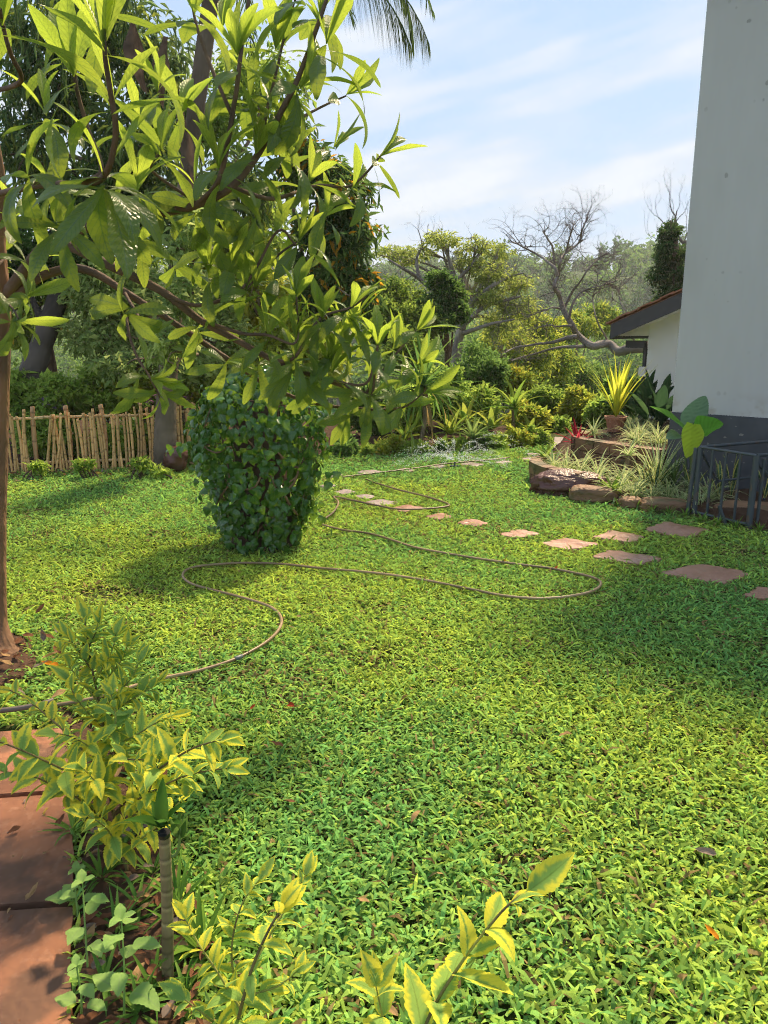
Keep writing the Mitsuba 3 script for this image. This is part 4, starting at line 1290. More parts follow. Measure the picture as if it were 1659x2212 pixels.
def gold_shrub(label, sprigs, seed, group=None):
    """sprigs: (points (u, v, distance), leaf length, pairs, where along the twig the leaves start, twig radius)."""
    big = 1.52 if len(sprigs) > 8 else 1.2 if len(sprigs) > 2 else 1.55
    sprigs = [(a, b * big, int(round(c * (1.45 if len(sprigs) > 8 else 1.0))), max(0.05, d * 0.8), e_) for a, b, c, d, e_ in sprigs]
    k = thing('golden_shrub', label, 'shrub', group)
    r = np.random.default_rng(seed)
    got = []
    for pts, L, pairs, t0, rad in sprigs:
        p = spline([at(*q) for q in pts], 8)
        part(k, 'stem', bark(tube(p, np.linspace(rad, rad * 0.45, len(p)), 7), (0.16, 0.13, 0.05) if rad > 0.0032 else (0.26, 0.28, 0.06), (0.10, 0.08, 0.04), 25, seed=seed))
        s = np.concatenate([[0], np.cumsum(np.linalg.norm(np.diff(p, axis=0), axis=1))])
        for q in range(pairs):
            t = t0 + (1 - t0) * (q + 0.5 + r.uniform(-.3, .3)) / pairs
            pos = np.array([np.interp(t * s[-1], s, p[:, k_]) for k_ in range(3)])
            i0 = min(int(t * (len(p) - 1)), len(p) - 2)
            ax = unit(p[i0 + 1] - p[i0])
            R0 = frame(ax, [0, 0, 1] if abs(ax[2]) < 0.9 else [0, -1, 0])
            phase = (q % 2) * math.pi / 2 + r.normal(0, 0.3)
            for h in range(2):
                ph = phase + h * math.pi
                ti = math.radians(r.uniform(38, 78)) * (1 - 0.35 * (q / max(1, pairs - 1)) ** 2)
                d = R0 @ np.array([math.sin(ti) * math.cos(ph), math.cos(ti), math.sin(ti) * math.sin(ph)])
                d = unit(d + [0, 0, -0.05 + r.normal(0, 0.15)])
                upv = np.array([0, 0, 1.0]) + ax * 0.4 + r.normal(0, 0.3, 3)
                sc = L * r.uniform(0.65, 1.1) * (1 - 0.35 * (q / max(1, pairs - 1)) ** 3)
                got.append((sc / max(0.5, np.linalg.norm(pos - [0, 0, EYE])), int(r.integers(0, 5)), frame(d, upv), pos, sc))
        ax = unit(p[-1] - p[-3])
        for h in range(3):
            d = unit(ax + r.normal(0, 0.28, 3))
            got.append((L / 3, int(r.integers(0, 3)), frame(d, [0.2, -0.6, 1]), p[-1], L * r.uniform(0.5, 0.95)))
    got.sort(key=lambda q: -q[0])
    for _, n_, R, pos, sc in got[:300]:
        part(k, 'leaf', {**GL[n_][3], 'to_world': mat4(R, pos, sc)})
    if len(got) > 300:
        VV, n0 = [], 0
        for n_ in range(5):
            sel = [q for q in got[300:] if q[1] == n_]
            if sel:
                v, f, uv = batch(GL[n_][:3], np.array([q[2] for q in sel]), np.array([q[3] for q in sel]), np.array([q[4] for q in sel]))
                VV.append((v, f + n0, uv))
                n0 += len(v)
        part(k, 'foliage', mikit.ply((np.vstack([q[0] for q in VV]), np.vstack([q[1] for q in VV])), 'm_gold', smooth=True, uv=np.vstack([q[2] for q in VV])), stuff=True)


gold_shrub('tall golden variegated shrub at the left between the trunk and the lawn', [
    ([(275, 1880, 2.02), (252, 1790, 2.08), (232, 1680, 2.15), (222, 1560, 2.25), (200, 1450, 2.35), (182, 1335, 2.42)], .060, 15, .35, .0065),
    ([(232, 1680, 2.15), (160, 1600, 2.25), (100, 1545, 2.35), (40, 1500, 2.4), (-20, 1478, 2.4)], .058, 8, .25, .004),
    ([(222, 1560, 2.25), (270, 1520, 2.3), (320, 1490, 2.35), (345, 1470, 2.4)], .055, 7, .15, .003),
    ([(228, 1620, 2.2), (290, 1590, 2.15), (340, 1560, 2.15), (375, 1545, 2.15)], .058, 7, .15, .003),
    ([(245, 1760, 2.1), (320, 1680, 2.0), (400, 1625, 1.92), (450, 1605, 1.88), (478, 1598, 1.86)], .070, 7, .2, .004),
    ([(245, 1760, 2.1), (310, 1720, 2.0), (390, 1680, 1.95), (450, 1665, 1.95), (490, 1660, 1.95)], .058, 8, .2, .0035),
    ([(240, 1720, 2.12), (170, 1680, 2.0), (90, 1640, 1.92), (20, 1610, 1.88), (-40, 1590, 1.85)], .085, 7, .1, .004),
    ([(240, 1720, 2.12), (160, 1720, 2.05), (80, 1680, 2.0), (0, 1665, 2.0)], .060, 7, .2, .0035),
    ([(215, 1520, 2.28), (150, 1440, 2.35), (130, 1400, 2.4)], .055, 6, .2, .003),
    ([(210, 1490, 2.3), (260, 1430, 2.38), (275, 1395, 2.4)], .055, 6, .2, .003),
    ([(232, 1680, 2.15), (200, 1620, 2.1), (150, 1590, 2.05), (120, 1585, 2.02)], .062, 6, .15, .003),
    ([(250, 1790, 2.08), (300, 1750, 2.0), (330, 1690, 1.98), (345, 1640, 1.98)], .060, 7, .2, .0035),
    ([(250, 1790, 2.08), (200, 1750, 2.02), (150, 1710, 2.0), (125, 1680, 2.0)], .058, 7, .2, .0035),
    ([(262, 1840, 2.04), (230, 1790, 1.95), (190, 1760, 1.92)], .058, 5, .2, .003),
    ([(262, 1840, 2.04), (320, 1800, 1.95), (380, 1740, 1.95), (400, 1720, 1.95)], .055, 6, .2, .003),
    ([(225, 1590, 2.22), (250, 1560, 2.15), (240, 1500, 2.2)], .058, 5, .2, .003),
    ([(228, 1640, 2.2), (270, 1640, 2.08), (310, 1640, 2.02), (350, 1620, 2.0)], .060, 6, .15, .003),
    ([(236, 1700, 2.13), (210, 1690, 2.0), (180, 1660, 1.95)], .060, 5, .2, .003),
    ([(200, 1450, 2.35), (165, 1400, 2.36), (145, 1372, 2.38)], .055, 5, .15, .0028),
    ([(205, 1470, 2.33), (240, 1410, 2.36), (250, 1370, 2.38)], .055, 5, .15, .0028),
    ([(218, 1535, 2.27), (280, 1470, 2.3), (300, 1430, 2.32)], .055, 6, .15, .003),
    ([(190, 1400, 2.38), (205, 1370, 2.38), (212, 1345, 2.38)], .05, 4, .15, .0025),
    ([(222, 1570, 2.25), (190, 1540, 2.2), (160, 1500, 2.2), (150, 1470, 2.22)], .055, 6, .15, .003)], 301)
gold_shrub('golden variegated shrub right of the ringed cane in the bottom foreground', [
    ([(500, 2270, 1.36), (520, 2180, 1.32), (545, 2090, 1.30), (580, 2010, 1.30), (610, 1960, 1.32)], .080, 6, .1, .0045),
    ([(520, 2180, 1.32), (470, 2100, 1.34), (430, 2040, 1.36), (400, 1985, 1.38)], .060, 7, .1, .003),
    ([(500, 2240, 1.35), (440, 2190, 1.30), (400, 2160, 1.30)], .062, 5, .1, .003),
    ([(545, 2090, 1.30), (600, 1990, 1.38), (640, 1930, 1.42), (660, 1890, 1.45)], .055, 7, .2, .003),
    ([(540, 2150, 1.3), (600, 2130, 1.3), (640, 2100, 1.32)], .055, 4, .1, .003),
    ([(510, 2220, 1.33), (560, 2230, 1.28), (600, 2230, 1.26)], .060, 4, .1, .003),
    ([(520, 2180, 1.32), (500, 2060, 1.4), (520, 1960, 1.45), (560, 1900, 1.48)], .055, 7, .25, .003)], 302)
gold_shrub('single golden sprig rising over the lawn at the bottom centre', [
    ([(880, 2330, 1.02), (930, 2190, 1.03), (1000, 2075, 1.05), (1070, 1985, 1.07), (1110, 1945, 1.08), (1140, 1925, 1.09)], .072, 6, .22, .0032),
    ([(850, 2330, 1.02), (835, 2250, 1.02), (825, 2190, 1.02), (812, 2130, 1.02)], .060, 3, .35, .0026)], 303)

# ---------------------------------------------------------------- ringed cane with its sprout
CN = thing('dracaena_cane', 'cut upright ringed cane with a small green sprout in the left bed', 'plant')
c0, c1 = on(362, 2128), at(354, 1800, 1.63)
t = np.linspace(0, 1, 60)
p = c0 + (c1 - c0) * t[:, None] + np.outer(np.sin(t * 3), [0.004, 0, 0])
rad = 0.0150 - 0.0012 * t + 0.0009 * (np.sin(t * 62) > 0.93)
v, f = tube(p, rad, 16)
part(CN, 'cane', mikit.ply((v, f), 'm_cane', smooth=True, color=noisy_color(v, (0.20, 0.165, 0.085), 0.4, 25, (0.13, 0.11, 0.055), 3) * np.concatenate([np.repeat(np.where(np.sin(t * 62) > 0.9, 1.6, np.where(np.sin(t * 62 - 0.6) > 0.93, 0.6, 1.0)), 16), [1, 1]])[:, None]))
v, f = tube([c1 + [0.002, -0.004, -0.004], c1 + [0.002, -0.006, 0.007]], 0.0145, 14)
part(CN, 'cut_end', mikit.ply((v, f), 'm_hose', smooth=30 and False, color=np.tile([0.012, 0.012, 0.013], (len(v), 1))), label='black sealed cut end')
r = np.random.default_rng(5)
broad = lambda t: np.sin(np.pi * np.clip(t, 0.03, 1) ** 0.7) ** 0.85  # noqa: E731
for ph, ti, L in ((1.6, 6, .12), (0.2, 32, .085), (3.1, 62, .095), (4.6, 30, .08), (5.6, 48, .075), (2.4, 22, .07)):
    ti = math.radians(ti)
    d = np.array([math.cos(ph) * math.sin(ti), math.sin(ph) * math.sin(ti), math.cos(ti)])
    v, f, uv = leaf_shape(L, 0.034, 10, broad, bend=0.5, fold=0.4, nx=4, seed=int(ph * 10))
    v = v @ frame(d, [-math.cos(ph), -math.sin(ph), 0.4]).T + c1 + [-0.004, 0.006, 0.012]
    part(CN, 'leaf', mikit.ply((v, f), 'm_leaf', smooth=True, color=np.clip(np.tile([0.07, 0.17, 0.03], (len(v), 1)) * (0.8 + 0.4 * uv[:, 1:]), 0, 1)))
q = at(372, 1850, 1.62)
v, f = tube(spline([q, q + [0.014, -0.004, 0.012], q + [0.022, -0.006, 0.045], q + [0.026, -0.006, 0.085]], 5), np.linspace(0.005, 0.003, 16), 7)
part(CN, 'shoot', mikit.ply((v, f), 'm_cane', smooth=True, color=np.tile([0.12, 0.2, 0.05], (len(v), 1))))
for h in range(4):
    d = unit([0.4 * math.cos(h * 2), 0.3 * math.sin(h * 2), 1])
    v, f, uv = leaf_shape(0.06, 0.018, 8, broad, bend=0.3, fold=0.4, nx=2, seed=h)
    part(CN, 'leaf', mikit.ply((v @ frame(d, [0, -1, .3]).T + q + [0.024, -0.006, 0.055], f), 'm_leaf', smooth=True, color=np.tile([0.12, 0.22, 0.05], (len(v), 1))))

# ---------------------------------------------------------------- weeds by the paving
WL = []
for n_ in range(4):
    v, f, uv = leaf_shape(1.0, 0.66, 18, ovate, bend=0.3 + 0.25 * n_, fold=0.2, nx=4, wave=0.16, seed=n_ + 140)
    WL.append((v, f, uv, mikit.ply((v, f), 'm_weed', smooth=True, uv=uv)))


def weed(label, foot, top, L, pairs, seed):
    k = thing('weed', label, 'weed')
    r = np.random.default_rng(seed)
    p = spline([foot, (foot + top) / 2 + r.normal(0, 0.006, 3), top], 8)
    part(k, 'stem', mikit.ply(tube(p, np.linspace(0.003, 0.0018, len(p)), 6), 'm_weed', smooth=True, uv=np.zeros((len(p) * 6 + 2, 2))))
    for q in range(pairs):
        c = p[int((0.2 + 0.8 * (q + 0.5) / pairs) * (len(p) - 1))]
        ph = q * math.pi / 2 + r.normal(0, 0.25)
        for h in range(2):
            a = ph + h * math.pi
            d = unit([math.cos(a), math.sin(a), 0.25 + r.normal(0, 0.15)])
            st_ = 0.25 * L
            part(k, 'leaf', {**WL[int(r.integers(0, 4))][3], 'to_world': mat4(frame(d, [0, 0, 1]), c + d * st_, L * r.uniform(0.6, 1.05) * (1.1 - 0.4 * q / pairs))})
    for h in range(3):
        a = h * 2.1
        part(k, 'leaf', {**WL[h][3], 'to_world': mat4(frame(unit([math.cos(a), math.sin(a), 0.7]), [0, 0, 1]), p[-1], L * 0.5)})


weed('pale green heart leaved weed left of the ringed cane', on(268, 2205), at(262, 1985, 1.58), 0.085, 4, 1)
weed('pale broad leaved weed beside the paving edge below the golden shrub', on(190, 2100), at(178, 1905, 1.75), 0.080, 3, 2)
weed('small weed at the lower corner of the paving', on(175, 2205), at(165, 2085, 1.5), 0.058, 2, 3)
weed('young weed growing at the paving edge below the tall golden shrub', on(170, 1990), at(165, 1880, 1.9), 0.065, 2, 4)

sword_plant('grass_clump', 'clump of long broad bright green grass blades right of the ringed cane', on(435, 2060), 26, 0.17, 0.016, 61, 'm_grass', ((0.08, 0.2, 0.03), (0.2, 0.34, 0.05)), (12, 72), (0.3, 1.0), 'grass clump')
sword_plant('grass_clump', 'clump of dark long blades behind the ringed cane', on(385, 1960), 22, 0.16, 0.012, 62, 'm_grass', ((0.06, 0.16, 0.03), (0.16, 0.3, 0.05)), (12, 80), (0.3, 1.0), 'grass clump')
sword_plant('grass_clump', 'tuft of narrow blades at the foot of the ringed cane', on(330, 2140), 20, 0.12, 0.010, 63, 'm_grass', ((0.06, 0.16, 0.03), (0.16, 0.3, 0.05)), (20, 85), (0.3, 1.0), 'grass clump')
sword_plant('grass_clump', 'low tuft of blades under the golden shrub near the paving', on(220, 1900), 22, 0.12, 0.010, 64, 'm_grass', ((0.06, 0.16, 0.03), (0.16, 0.3, 0.05)), (20, 85), (0.3, 1.0), 'grass clump')

for n_, (u, v, lab) in enumerate([(250, 2020, 'tuft of narrow blades between the weed and the ringed cane'), (300, 1960, 'low dark tuft left of the ringed cane'), (400, 2150, 'low tuft right of the foot of the ringed cane'), (225, 2130, 'small tuft beside the paving below the weeds'), (300, 2190, 'tuft of blades at the bottom edge of the left bed'), (330, 1890, 'tuft of blades behind the ringed cane under the golden shrub'),
                               (160, 1800, 'tuft of blades at the paving edge under the golden shrub'), (270, 1830, 'tuft of blades at the foot of the golden shrub')]):
    sword_plant('grass_clump', lab, on(u, v), 20, 0.11, 0.011, 640 + n_, 'm_grass', ((0.10, 0.24, 0.05), (0.26, 0.42, 0.08)), (20, 85), (0.3, 1.0), 'grass clump', seg=5)

# ---------------------------------------------------------------- fallen leaves
r = np.random.default_rng(404)
FALL = [(636, 1526, .055, 'red', 'red fallen leaf on the lawn below the hose bend'), (1235, 1585, .06, 'tan', 'tan curled fallen leaf right of centre on the lawn'),
        (1548, 1845, .07, 'grey', 'grey brown fallen leaf near the right edge of the lawn'), (1290, 1730, .05, 'tan', 'pale tan fallen leaf on the shaded lawn'),
        (1378, 1366, .05, 'tan', 'brown fallen leaf standing on its edge below the far hose bend'), (612, 1730, .045, 'brown', 'dark brown fallen leaf right of the golden shrub'),
        (1553, 2030, .05, 'orange', 'orange yellow fallen leaf at the lower right of the lawn'), (128, 1437, .09, 'orange', 'bright orange fallen leaf beside the loquat trunk'),
        (541, 1533, .035, 'red', 'small dark red fallen leaf left of the red one'), (910, 1752, .06, 'tan', 'olive tan fallen leaf in the middle of the shaded lawn'),
        (612, 1612, .06, 'brown', 'brown fallen leaf above the golden sprigs'), (770, 1940, .05, 'tan', 'tan fallen leaf left of the single golden sprig'),
        (1090, 1210, .035, 'orange', 'orange fallen leaf between hose and stepping stones'), (860, 2195, .06, 'tan', 'pinkish tan fallen leaf at the bottom edge of the lawn'),
        (650, 1332, .04, 'tan', 'tan fallen leaf right of the near hose bend'), (1515, 1345, .04, 'tan', 'tan fallen leaf below the large stepping stone'),
        (95, 1000, .12, 'yellow', 'yellow fallen leaf on the lawn before the bamboo fence'), (1200, 1228, .035, 'red', 'small red fallen leaf beside the far hose')]
TINT = {'red': (0.30, 0.05, 0.025), 'tan': (0.34, 0.22, 0.11), 'grey': (0.22, 0.17, 0.14), 'brown': (0.17, 0.08, 0.045), 'orange': (0.52, 0.20, 0.02), 'yellow': (0.5, 0.38, 0.08)}


def dry_leaf(L, seed, tint):
    rr = np.random.default_rng(seed)
    v, f, uv = leaf_shape(L, L * rr.uniform(0.32, 0.5), 8, ovate, bend=rr.uniform(-1.4, 1.2), fold=rr.uniform(0.2, 0.9), nx=4, wave=0.25, seed=seed)
    a = rr.uniform(0, 6.28)
    R = frame([math.cos(a), math.sin(a), rr.uniform(-0.05, 0.2)], [rr.normal(0, .3), rr.normal(0, .3), 1])
    return v @ R.T, f, np.clip(np.array(tint) * (0.6 + 0.8 * meshkit.fbm(v * 60 + seed, 3, seed)[:, None]), 0.01, 0.9)


for n_, (u, v, L, tint, lab) in enumerate(FALL):
    lv, lf, lc = dry_leaf(L, 500 + n_, TINT[tint])
    solo('fallen_leaf', mikit.ply((lv + on(u, v, 0.035), lf), 'm_dry', smooth=True, color=lc), lab, 'leaf', 'fallen leaves on the lawn')
PAVE_LEAF = [(118, 2090 - 306, .05, 'brown', 'dry brown fallen leaf on the upper paving slab'), (45, 1785, .045, 'brown', 'curled dark fallen leaf left on the upper paving slab'), (55, 2295 - 350, .06, 'tan', 'long pale fallen leaf on the paving joint'), (105, 1745, .03, 'yellow', 'small yellow fallen leaf on the paving')]
for n_, (u, v, L, tint, lab) in enumerate(PAVE_LEAF):
    lv, lf, lc = dry_leaf(L, 560 + n_, TINT[tint])
    solo('fallen_leaf', mikit.ply((lv + on(u, v, 0.03), lf), 'm_dry', smooth=True, color=lc), lab, 'leaf', 'fallen leaves on the paving')
lit = []
for q in range(34):
    y = r.uniform(1.25, 2.7)
    lv, lf, lc = dry_leaf(r.uniform(0.008, 0.03), 3000 + q, TINT[str(r.choice(['tan', 'brown', 'grey']))])
    lit.append((lv + [edge_x(y) - abs(r.normal(0.1, 0.25)), y, 0.024], lf, lc))
for q in range(420):  # leaf litter in the left bed and along the fence
    t = r.random()
    if q < 210:
        y = r.uniform(1.35, 2.6)
        x, z, L = edge_x(y) + r.uniform(0.02, 0.35), 0.03, r.uniform(0.02, 0.07)
    elif q < 270:
        x, y, z, L = r.normal(-1.9, 0.3), r.normal(3.45, 0.25), 0.05, r.uniform(0.03, 0.09)
    else:
        s = r.uniform(-1, 2)
        x, y, z, L = *(fence_at(s) + [r.normal(0, .1), -abs(r.normal(0.15, 0.25))]), 0.03, r.uniform(0.03, 0.09)
    lv, lf, lc = dry_leaf(L, 2000 + q, TINT[str(r.choice(['tan', 'brown', 'brown', 'grey', 'yellow'] if q >= 270 else ['tan', 'brown', 'brown', 'grey', 'brown']))])
    lit.append((lv + [x, y, z], lf, lc))
v, f, c = join_colored(lit)
scene['leaf_litter'] = mikit.ply((v, f), 'm_dry', smooth=True, color=c)
labels['leaf_litter'] = {'label': 'dry brown leaf litter on the soil of the left bed and below the fence', 'category': 'leaf litter', 'kind': 'stuff'}

# ---------------------------------------------------------------- planted bed and terrace at the house
SPIDER = [(1195, 990, 8.3, .2), (1222, 996, 8.1, .22), (1255, 1000, 8.0, .22), (1290, 1008, 7.8, .22), (1290, 1040, 7.5, .2), (1335, 1055, 7.25, .22), (1370, 1060, 7.15, .24), (1405, 1068, 7.1, .24),
          (1440, 1065, 7.1, .24), (1470, 1085, 6.95, .24), (1425, 1040, 7.3, .24), (1510, 1085, 6.9, .24), (1530, 1060, 7.0, .22), (1385, 1030, 7.5, .24), (1345, 1030, 7.6, .22)]
WHERE = ['at the left end of the low block wall', 'second from the left end of the low block wall', 'behind the boulder', 'behind the right end of the boulder', 'just above the stone beside the boulder', 'above the gap in the edging stones', 'above the smallest edging stone',
         'left above the long edging stone', 'above the long edging stone', 'at the right end of the long edging stone', 'in the middle of the bed below the big leaves', 'behind the left railing bars', 'right behind the railing against the dark wall', 'in the middle of the bed left of the big leaves', 'below the terrace wall']
for n_, (u, v, y, L) in enumerate(SPIDER):
    c = at(u, v + 22, y)
    c[2] = min(c[2], 0.12)
    sword_plant('spider_plant', 'pale striped spider plant ' + WHERE[n_], c, 44, L * 1.75, 0.017, 700 + n_, 'm_stripe', tilt=(12, 75), bend=(0.9, 1.9), category='spider plant', group='spider plants in the bed by the house', seg=6)
TS = [(1282, 930, 9.0), (1366, 940, 8.7), (1385, 930, 8.9), (1420, 935, 8.6), (1405, 915, 9.4), (1365, 915, 9.6), (1425, 950, 8.3), (1376, 958, 8.35)]
TW = ['left of the terracotta pot', 'right below the pot', 'in the middle of the terrace edge', 'against the corner of the house', 'behind the middle of the terrace edge', 'right behind the pot', 'nearest the house corner over the block wall', 'hanging over the terrace wall below the pot']
for n_, (u, v, y) in enumerate(TS):
    c = at(u, v, y)
    c[2] = 0.39
    sword_plant('spider_plant', 'pale striped spider plant on the terrace ' + TW[n_], c, 40, 0.30, 0.017, 740 + n_, 'm_stripe', tilt=(10, 80), bend=(0.8, 1.8), category='spider plant', group='spider plants on the terrace', seg=6)
SNAKE = [(1414, 1055, 7.2, .34, 6, 'snake plant with yellow edges left of the big leaved plant'), (1395, 1045, 7.4, .30, 5, 'short snake plant with yellow edges in the middle of the bed'), (1490, 1075, 7.05, .36, 6, 'snake plant with yellow edges just left of the railing'),
         (1550, 1075, 7.0, .36, 5, 'snake plant behind the railing bars'), (1578, 1070, 7.05, .42, 3, 'tall mottled snake plant against the dark wall behind the railing'), (1652, 1060, 6.95, .45, 4, 'snake plant at the right edge behind the railing')]
for n_, (u, v, y, L, k, lab) in enumerate(SNAKE):
    c = at(u, v + 10, y)
    c[2] = 0.08
    sword_plant('snake_plant', lab, c, k, L, 0.042, 770 + n_, 'm_band', tilt=(4, 30), bend=(0.0, 0.15), category='snake plant', fold=0.5, prof=lambda t: np.clip(0.55 + t * 0.9, 0, 1) * np.clip((1 - t) / 0.35, 0.01, 1) ** 0.6)
c = at(1420, 1050, 7.45)
c[2] = 0.1
sword_plant('flax_plant', 'upright clump of narrow yellow edged flax leaves in the bed', c, 34, 0.58, 0.020, 780, 'm_stripe', tilt=(6, 50), bend=(0.2, 0.9), category='flax')
c = at(1452, 1060, 7.25)
c[2] = 0.1
sword_plant('flax_plant', 'dark arching clump of narrow leaves below the big leaved plant', c, 34, 0.45, 0.016, 781, 'm_leaf', ((0.05, 0.11, 0.03), (0.13, 0.2, 0.05)), tilt=(6, 60), bend=(0.3, 1.2), category='flax')
c = at(1322, 1055, 7.2)
c[2] = 0.1
sword_plant('dracaena', 'small bright green dracaena over the edging stones', c, 12, 0.22, 0.04, 782, 'm_leaf', ((0.12, 0.26, 0.04), (0.25, 0.38, 0.06)), (15, 70), (0.3, 0.8))
c = at(1180, 985, 8.5)
c[2] = 0.2
sword_plant('dracaena', 'bright green broad leaved dracaena at the left end of the bed', c, 14, 0.24, 0.045, 783, 'm_leaf', ((0.12, 0.26, 0.04), (0.3, 0.4, 0.06)), (15, 65), (0.3, 0.8))
c = at(1357, 985, 7.9)
sword_plant('dracaena', 'cream and green variegated dracaena in front of the terrace wall', c, 14, 0.22, 0.035, 784, 'm_stripe', ((0.2, 0.3, 0.1), (0.5, 0.5, 0.3)), (15, 85), (0.3, 0.9), trunk=[np.array([c[0], c[1], 0.05]), c])
c = at(1247, 962, 8.95)
sword_plant('red_cordyline', 'red leaved cordyline at the corner of the terrace wall', c, 14, 0.30, 0.05, 785, 'm_leaf', ((0.22, 0.015, 0.03), (0.50, 0.05, 0.08)), (4, 62), (0.1, 0.6), trunk=[np.array([c[0], c[1], 0.02]), c])
# potted yellow flax
pc = on(1328, 932, 0.40)
POT = thing('plant_pot', 'round terracotta pot on the corner of the terrace', 'pot')
prof_ = np.array([[0.0, 0.0], [0.085, 0.0], [0.118, 0.15], [0.132, 0.152], [0.135, 0.185], [0.118, 0.186], [0.112, 0.165], [0.0, 0.165]])
m = trimesh.creation.revolve(prof_, sections=32)
part(POT, 'body', mikit.ply((np.array(m.vertices) + pc, np.array(m.faces)), 'm_clay', smooth=40))
v, f = tube([pc + [0, 0, 0.15], pc + [0, 0, 0.172]], 0.113, 24)
part(POT, 'soil', mikit.ply((v, f), 'm_soil'))
sword_plant('yellow_flax', 'tall yellow green sword leaved flax growing in the terracotta pot', pc + [0, 0, 0.17], 34, 0.74, 0.040, 790, 'm_leaf', ((0.40, 0.52, 0.05), (0.72, 0.70, 0.08)), (2, 27), (0.05, 0.8), category='flax')
# strelitzia clump in the shade of the wing
paddle = lambda t: np.where(t < 0.4, 0.07, np.sin(np.pi * np.clip((t - 0.38) / 0.62, 0, 1) ** 0.7) ** 0.7)  # noqa: E731
for n_, (u, y, lab) in enumerate([(1390, 10.0, 'dark paddle leaved bird of paradise clump below the white wing wall'), (1422, 9.3, 'dark paddle leaved bird of paradise clump next to the house corner')]):
    c = at(u, 915, y)
    c[2] = 0.38
    sword_plant('bird_of_paradise', lab, c, 18, 0.80 if n_ == 0 else 0.7, 0.15, 800 + n_, 'm_leaf', ((0.025, 0.06, 0.03), (0.06, 0.12, 0.045)), (4, 48), (0.1, 0.5), category='plant', prof=paddle, fold=0.5, seg=12)
# big leaved plant at the house corner: leaf base (where the stalk joins), tip, size
AL = thing('elephant_ear', 'elephant ear plant with five very large leaves at the house corner', 'plant')
foot = at(1492, 1065, 7.2)
foot[2] = 0.05
big = lambda t: np.where(t < 0.22, 0.62 + 1.7 * t, 0.995 * np.cos(np.clip((t - 0.22) / 0.78, 0, 1) * np.pi / 2) ** 0.72)  # noqa: E731
ALO = [((1485, 925), (1522, 862), 7.25, 7.32, .20, (-.2, -.9, .5), (0.20, 0.34, 0.20)), ((1505, 932), (1550, 915), 7.12, 7.06, .20, (.1, .75, .6), (0.16, 0.42, 0.05)), ((1497, 915), (1487, 975), 7.02, 6.96, .15, (.1, -.75, .5), (0.50, 0.66, 0.06)),
       ((1478, 928), (1418, 886), 7.15, 7.2, .15, (.5, -.3, .8), (0.16, 0.36, 0.07)), ((1470, 940), (1450, 948), 7.2, 7.05, .12, (0, -.5, .8), (0.22, 0.34, 0.24))]
for n_, (b, tip, y0, y1, W, nrm, col) in enumerate(ALO):
    b, tip = at(*b, y0), at(*tip, y1)
    L = np.linalg.norm(tip - b) * (1.12 if n_ == 0 else 1.25)
    W = W * (1.15 if n_ == 0 else 1.4)
    v, f, uv = leaf_shape(L, W, 16, big, bend=0.35, start=0.15, fold=0.25, nx=8, wave=0.08, seed=n_ + 30)
    R = frame(tip - b, nrm)
    v = v @ R.T + b
    sd = np.abs(np.sin((uv[:, 1] * 7 - np.abs(uv[:, 0] - 0.5) * 3) * np.pi))
    c = np.array(col) * (0.85 + 0.3 * sd[:, None])
    part(AL, 'leaf', mikit.ply((v, f), 'm_leaf', smooth=True, color=c))
    st_ = spline([foot + [0.02 * n_ - 0.04, 0, 0], (foot + b) / 2 + [0.02 * (n_ - 2), 0, 0.08], b], 8)
    part(AL, 'stalk', mikit.ply(tube(st_, np.linspace(0.013, 0.007, len(st_)), 7), 'm_cane', smooth=True, color=np.tile([0.12, 0.17, 0.06], (len(st_) * 7 + 2, 1))))
EG = [(1230, 1075), (1265, 1085), (1300, 1086), (1335, 1095), (1375, 1100), (1410, 1108), (1445, 1112), (1480, 1118), (1515, 1128), (1550, 1138), (1590, 1142), (1640, 1150), (1195, 1072)]
EGW = ['in front of the boulder', 'under the right end of the boulder', 'in front of the stone beside the boulder', 'right of the stone beside the boulder', 'left of the smallest edging stone', 'right of the smallest edging stone', 'in front of the long edging stone', 'at the right end of the long edging stone', 'at the left railing post', 'under the first railing bar', 'under the middle railing bars',
       'at the right railing post', 'at the left tip of the boulder']
for n_, (u, v) in enumerate(EG):
    sword_plant('grass_tuft', 'tuft of longer lawn grass ' + EGW[n_], on(u, v, 0.0), 22, 0.11, 0.011, 820 + n_, 'm_grass', ((0.08, 0.2, 0.03), (0.2, 0.34, 0.05)), (10, 75), (0.2, 1.0), 'grass tuft', 'grass tufts along the edging stones', seg=4)

# ---------------------------------------------------------------- far side of the lawn: border plants
BORDER = [(745, 975, 10.0, 34, 30, 'dark'), (795, 985, 10.1, 30, 24, 'mid'), (845, 975, 10.2, 34, 30, 'yel'), (895, 980, 10.2, 32, 26, 'mid'), (940, 975, 10.3, 30, 28, 'dark'), (985, 972, 10.4, 32, 28, 'mid'), (1035, 965, 10.6, 34, 28, 'dark'),
          (1080, 962, 10.7, 30, 28, 'mid'), (1120, 955, 10.9, 30, 28, 'yel'), (1160, 952, 11.1, 26, 26, 'mid')]
PAL = {'dark': ((0.10, 0.20, 0.06), (0.22, 0.36, 0.08)), 'mid': ((0.22, 0.36, 0.07), (0.40, 0.52, 0.09)), 'yel': (G_LIGHT, G_YEL, (0.5, 0.42, 0.05), 0.12)}
BN = ['dark low border bush nearest the ivy', 'green border bush second from the ivy', 'yellow flecked border bush under the drooping loquat leaves', 'green border bush left of the slim dracaena stem', 'dark border bush right of the slim dracaena stem', 'green border bush left behind the water spray',
      'dark border bush right behind the water spray', 'green border bush right of the spray', 'yellow flecked border bush in front of the green cordyline', 'green border bush at the right end of the border']
for n_, (u, v, y, ru, rv, pal) in enumerate(BORDER):
    shrub('border_bush', BN[n_], u, v, y, ru, rv, 3200, 0.055, PAL[pal], 900 + n_, group='low bushes along the far lawn border')
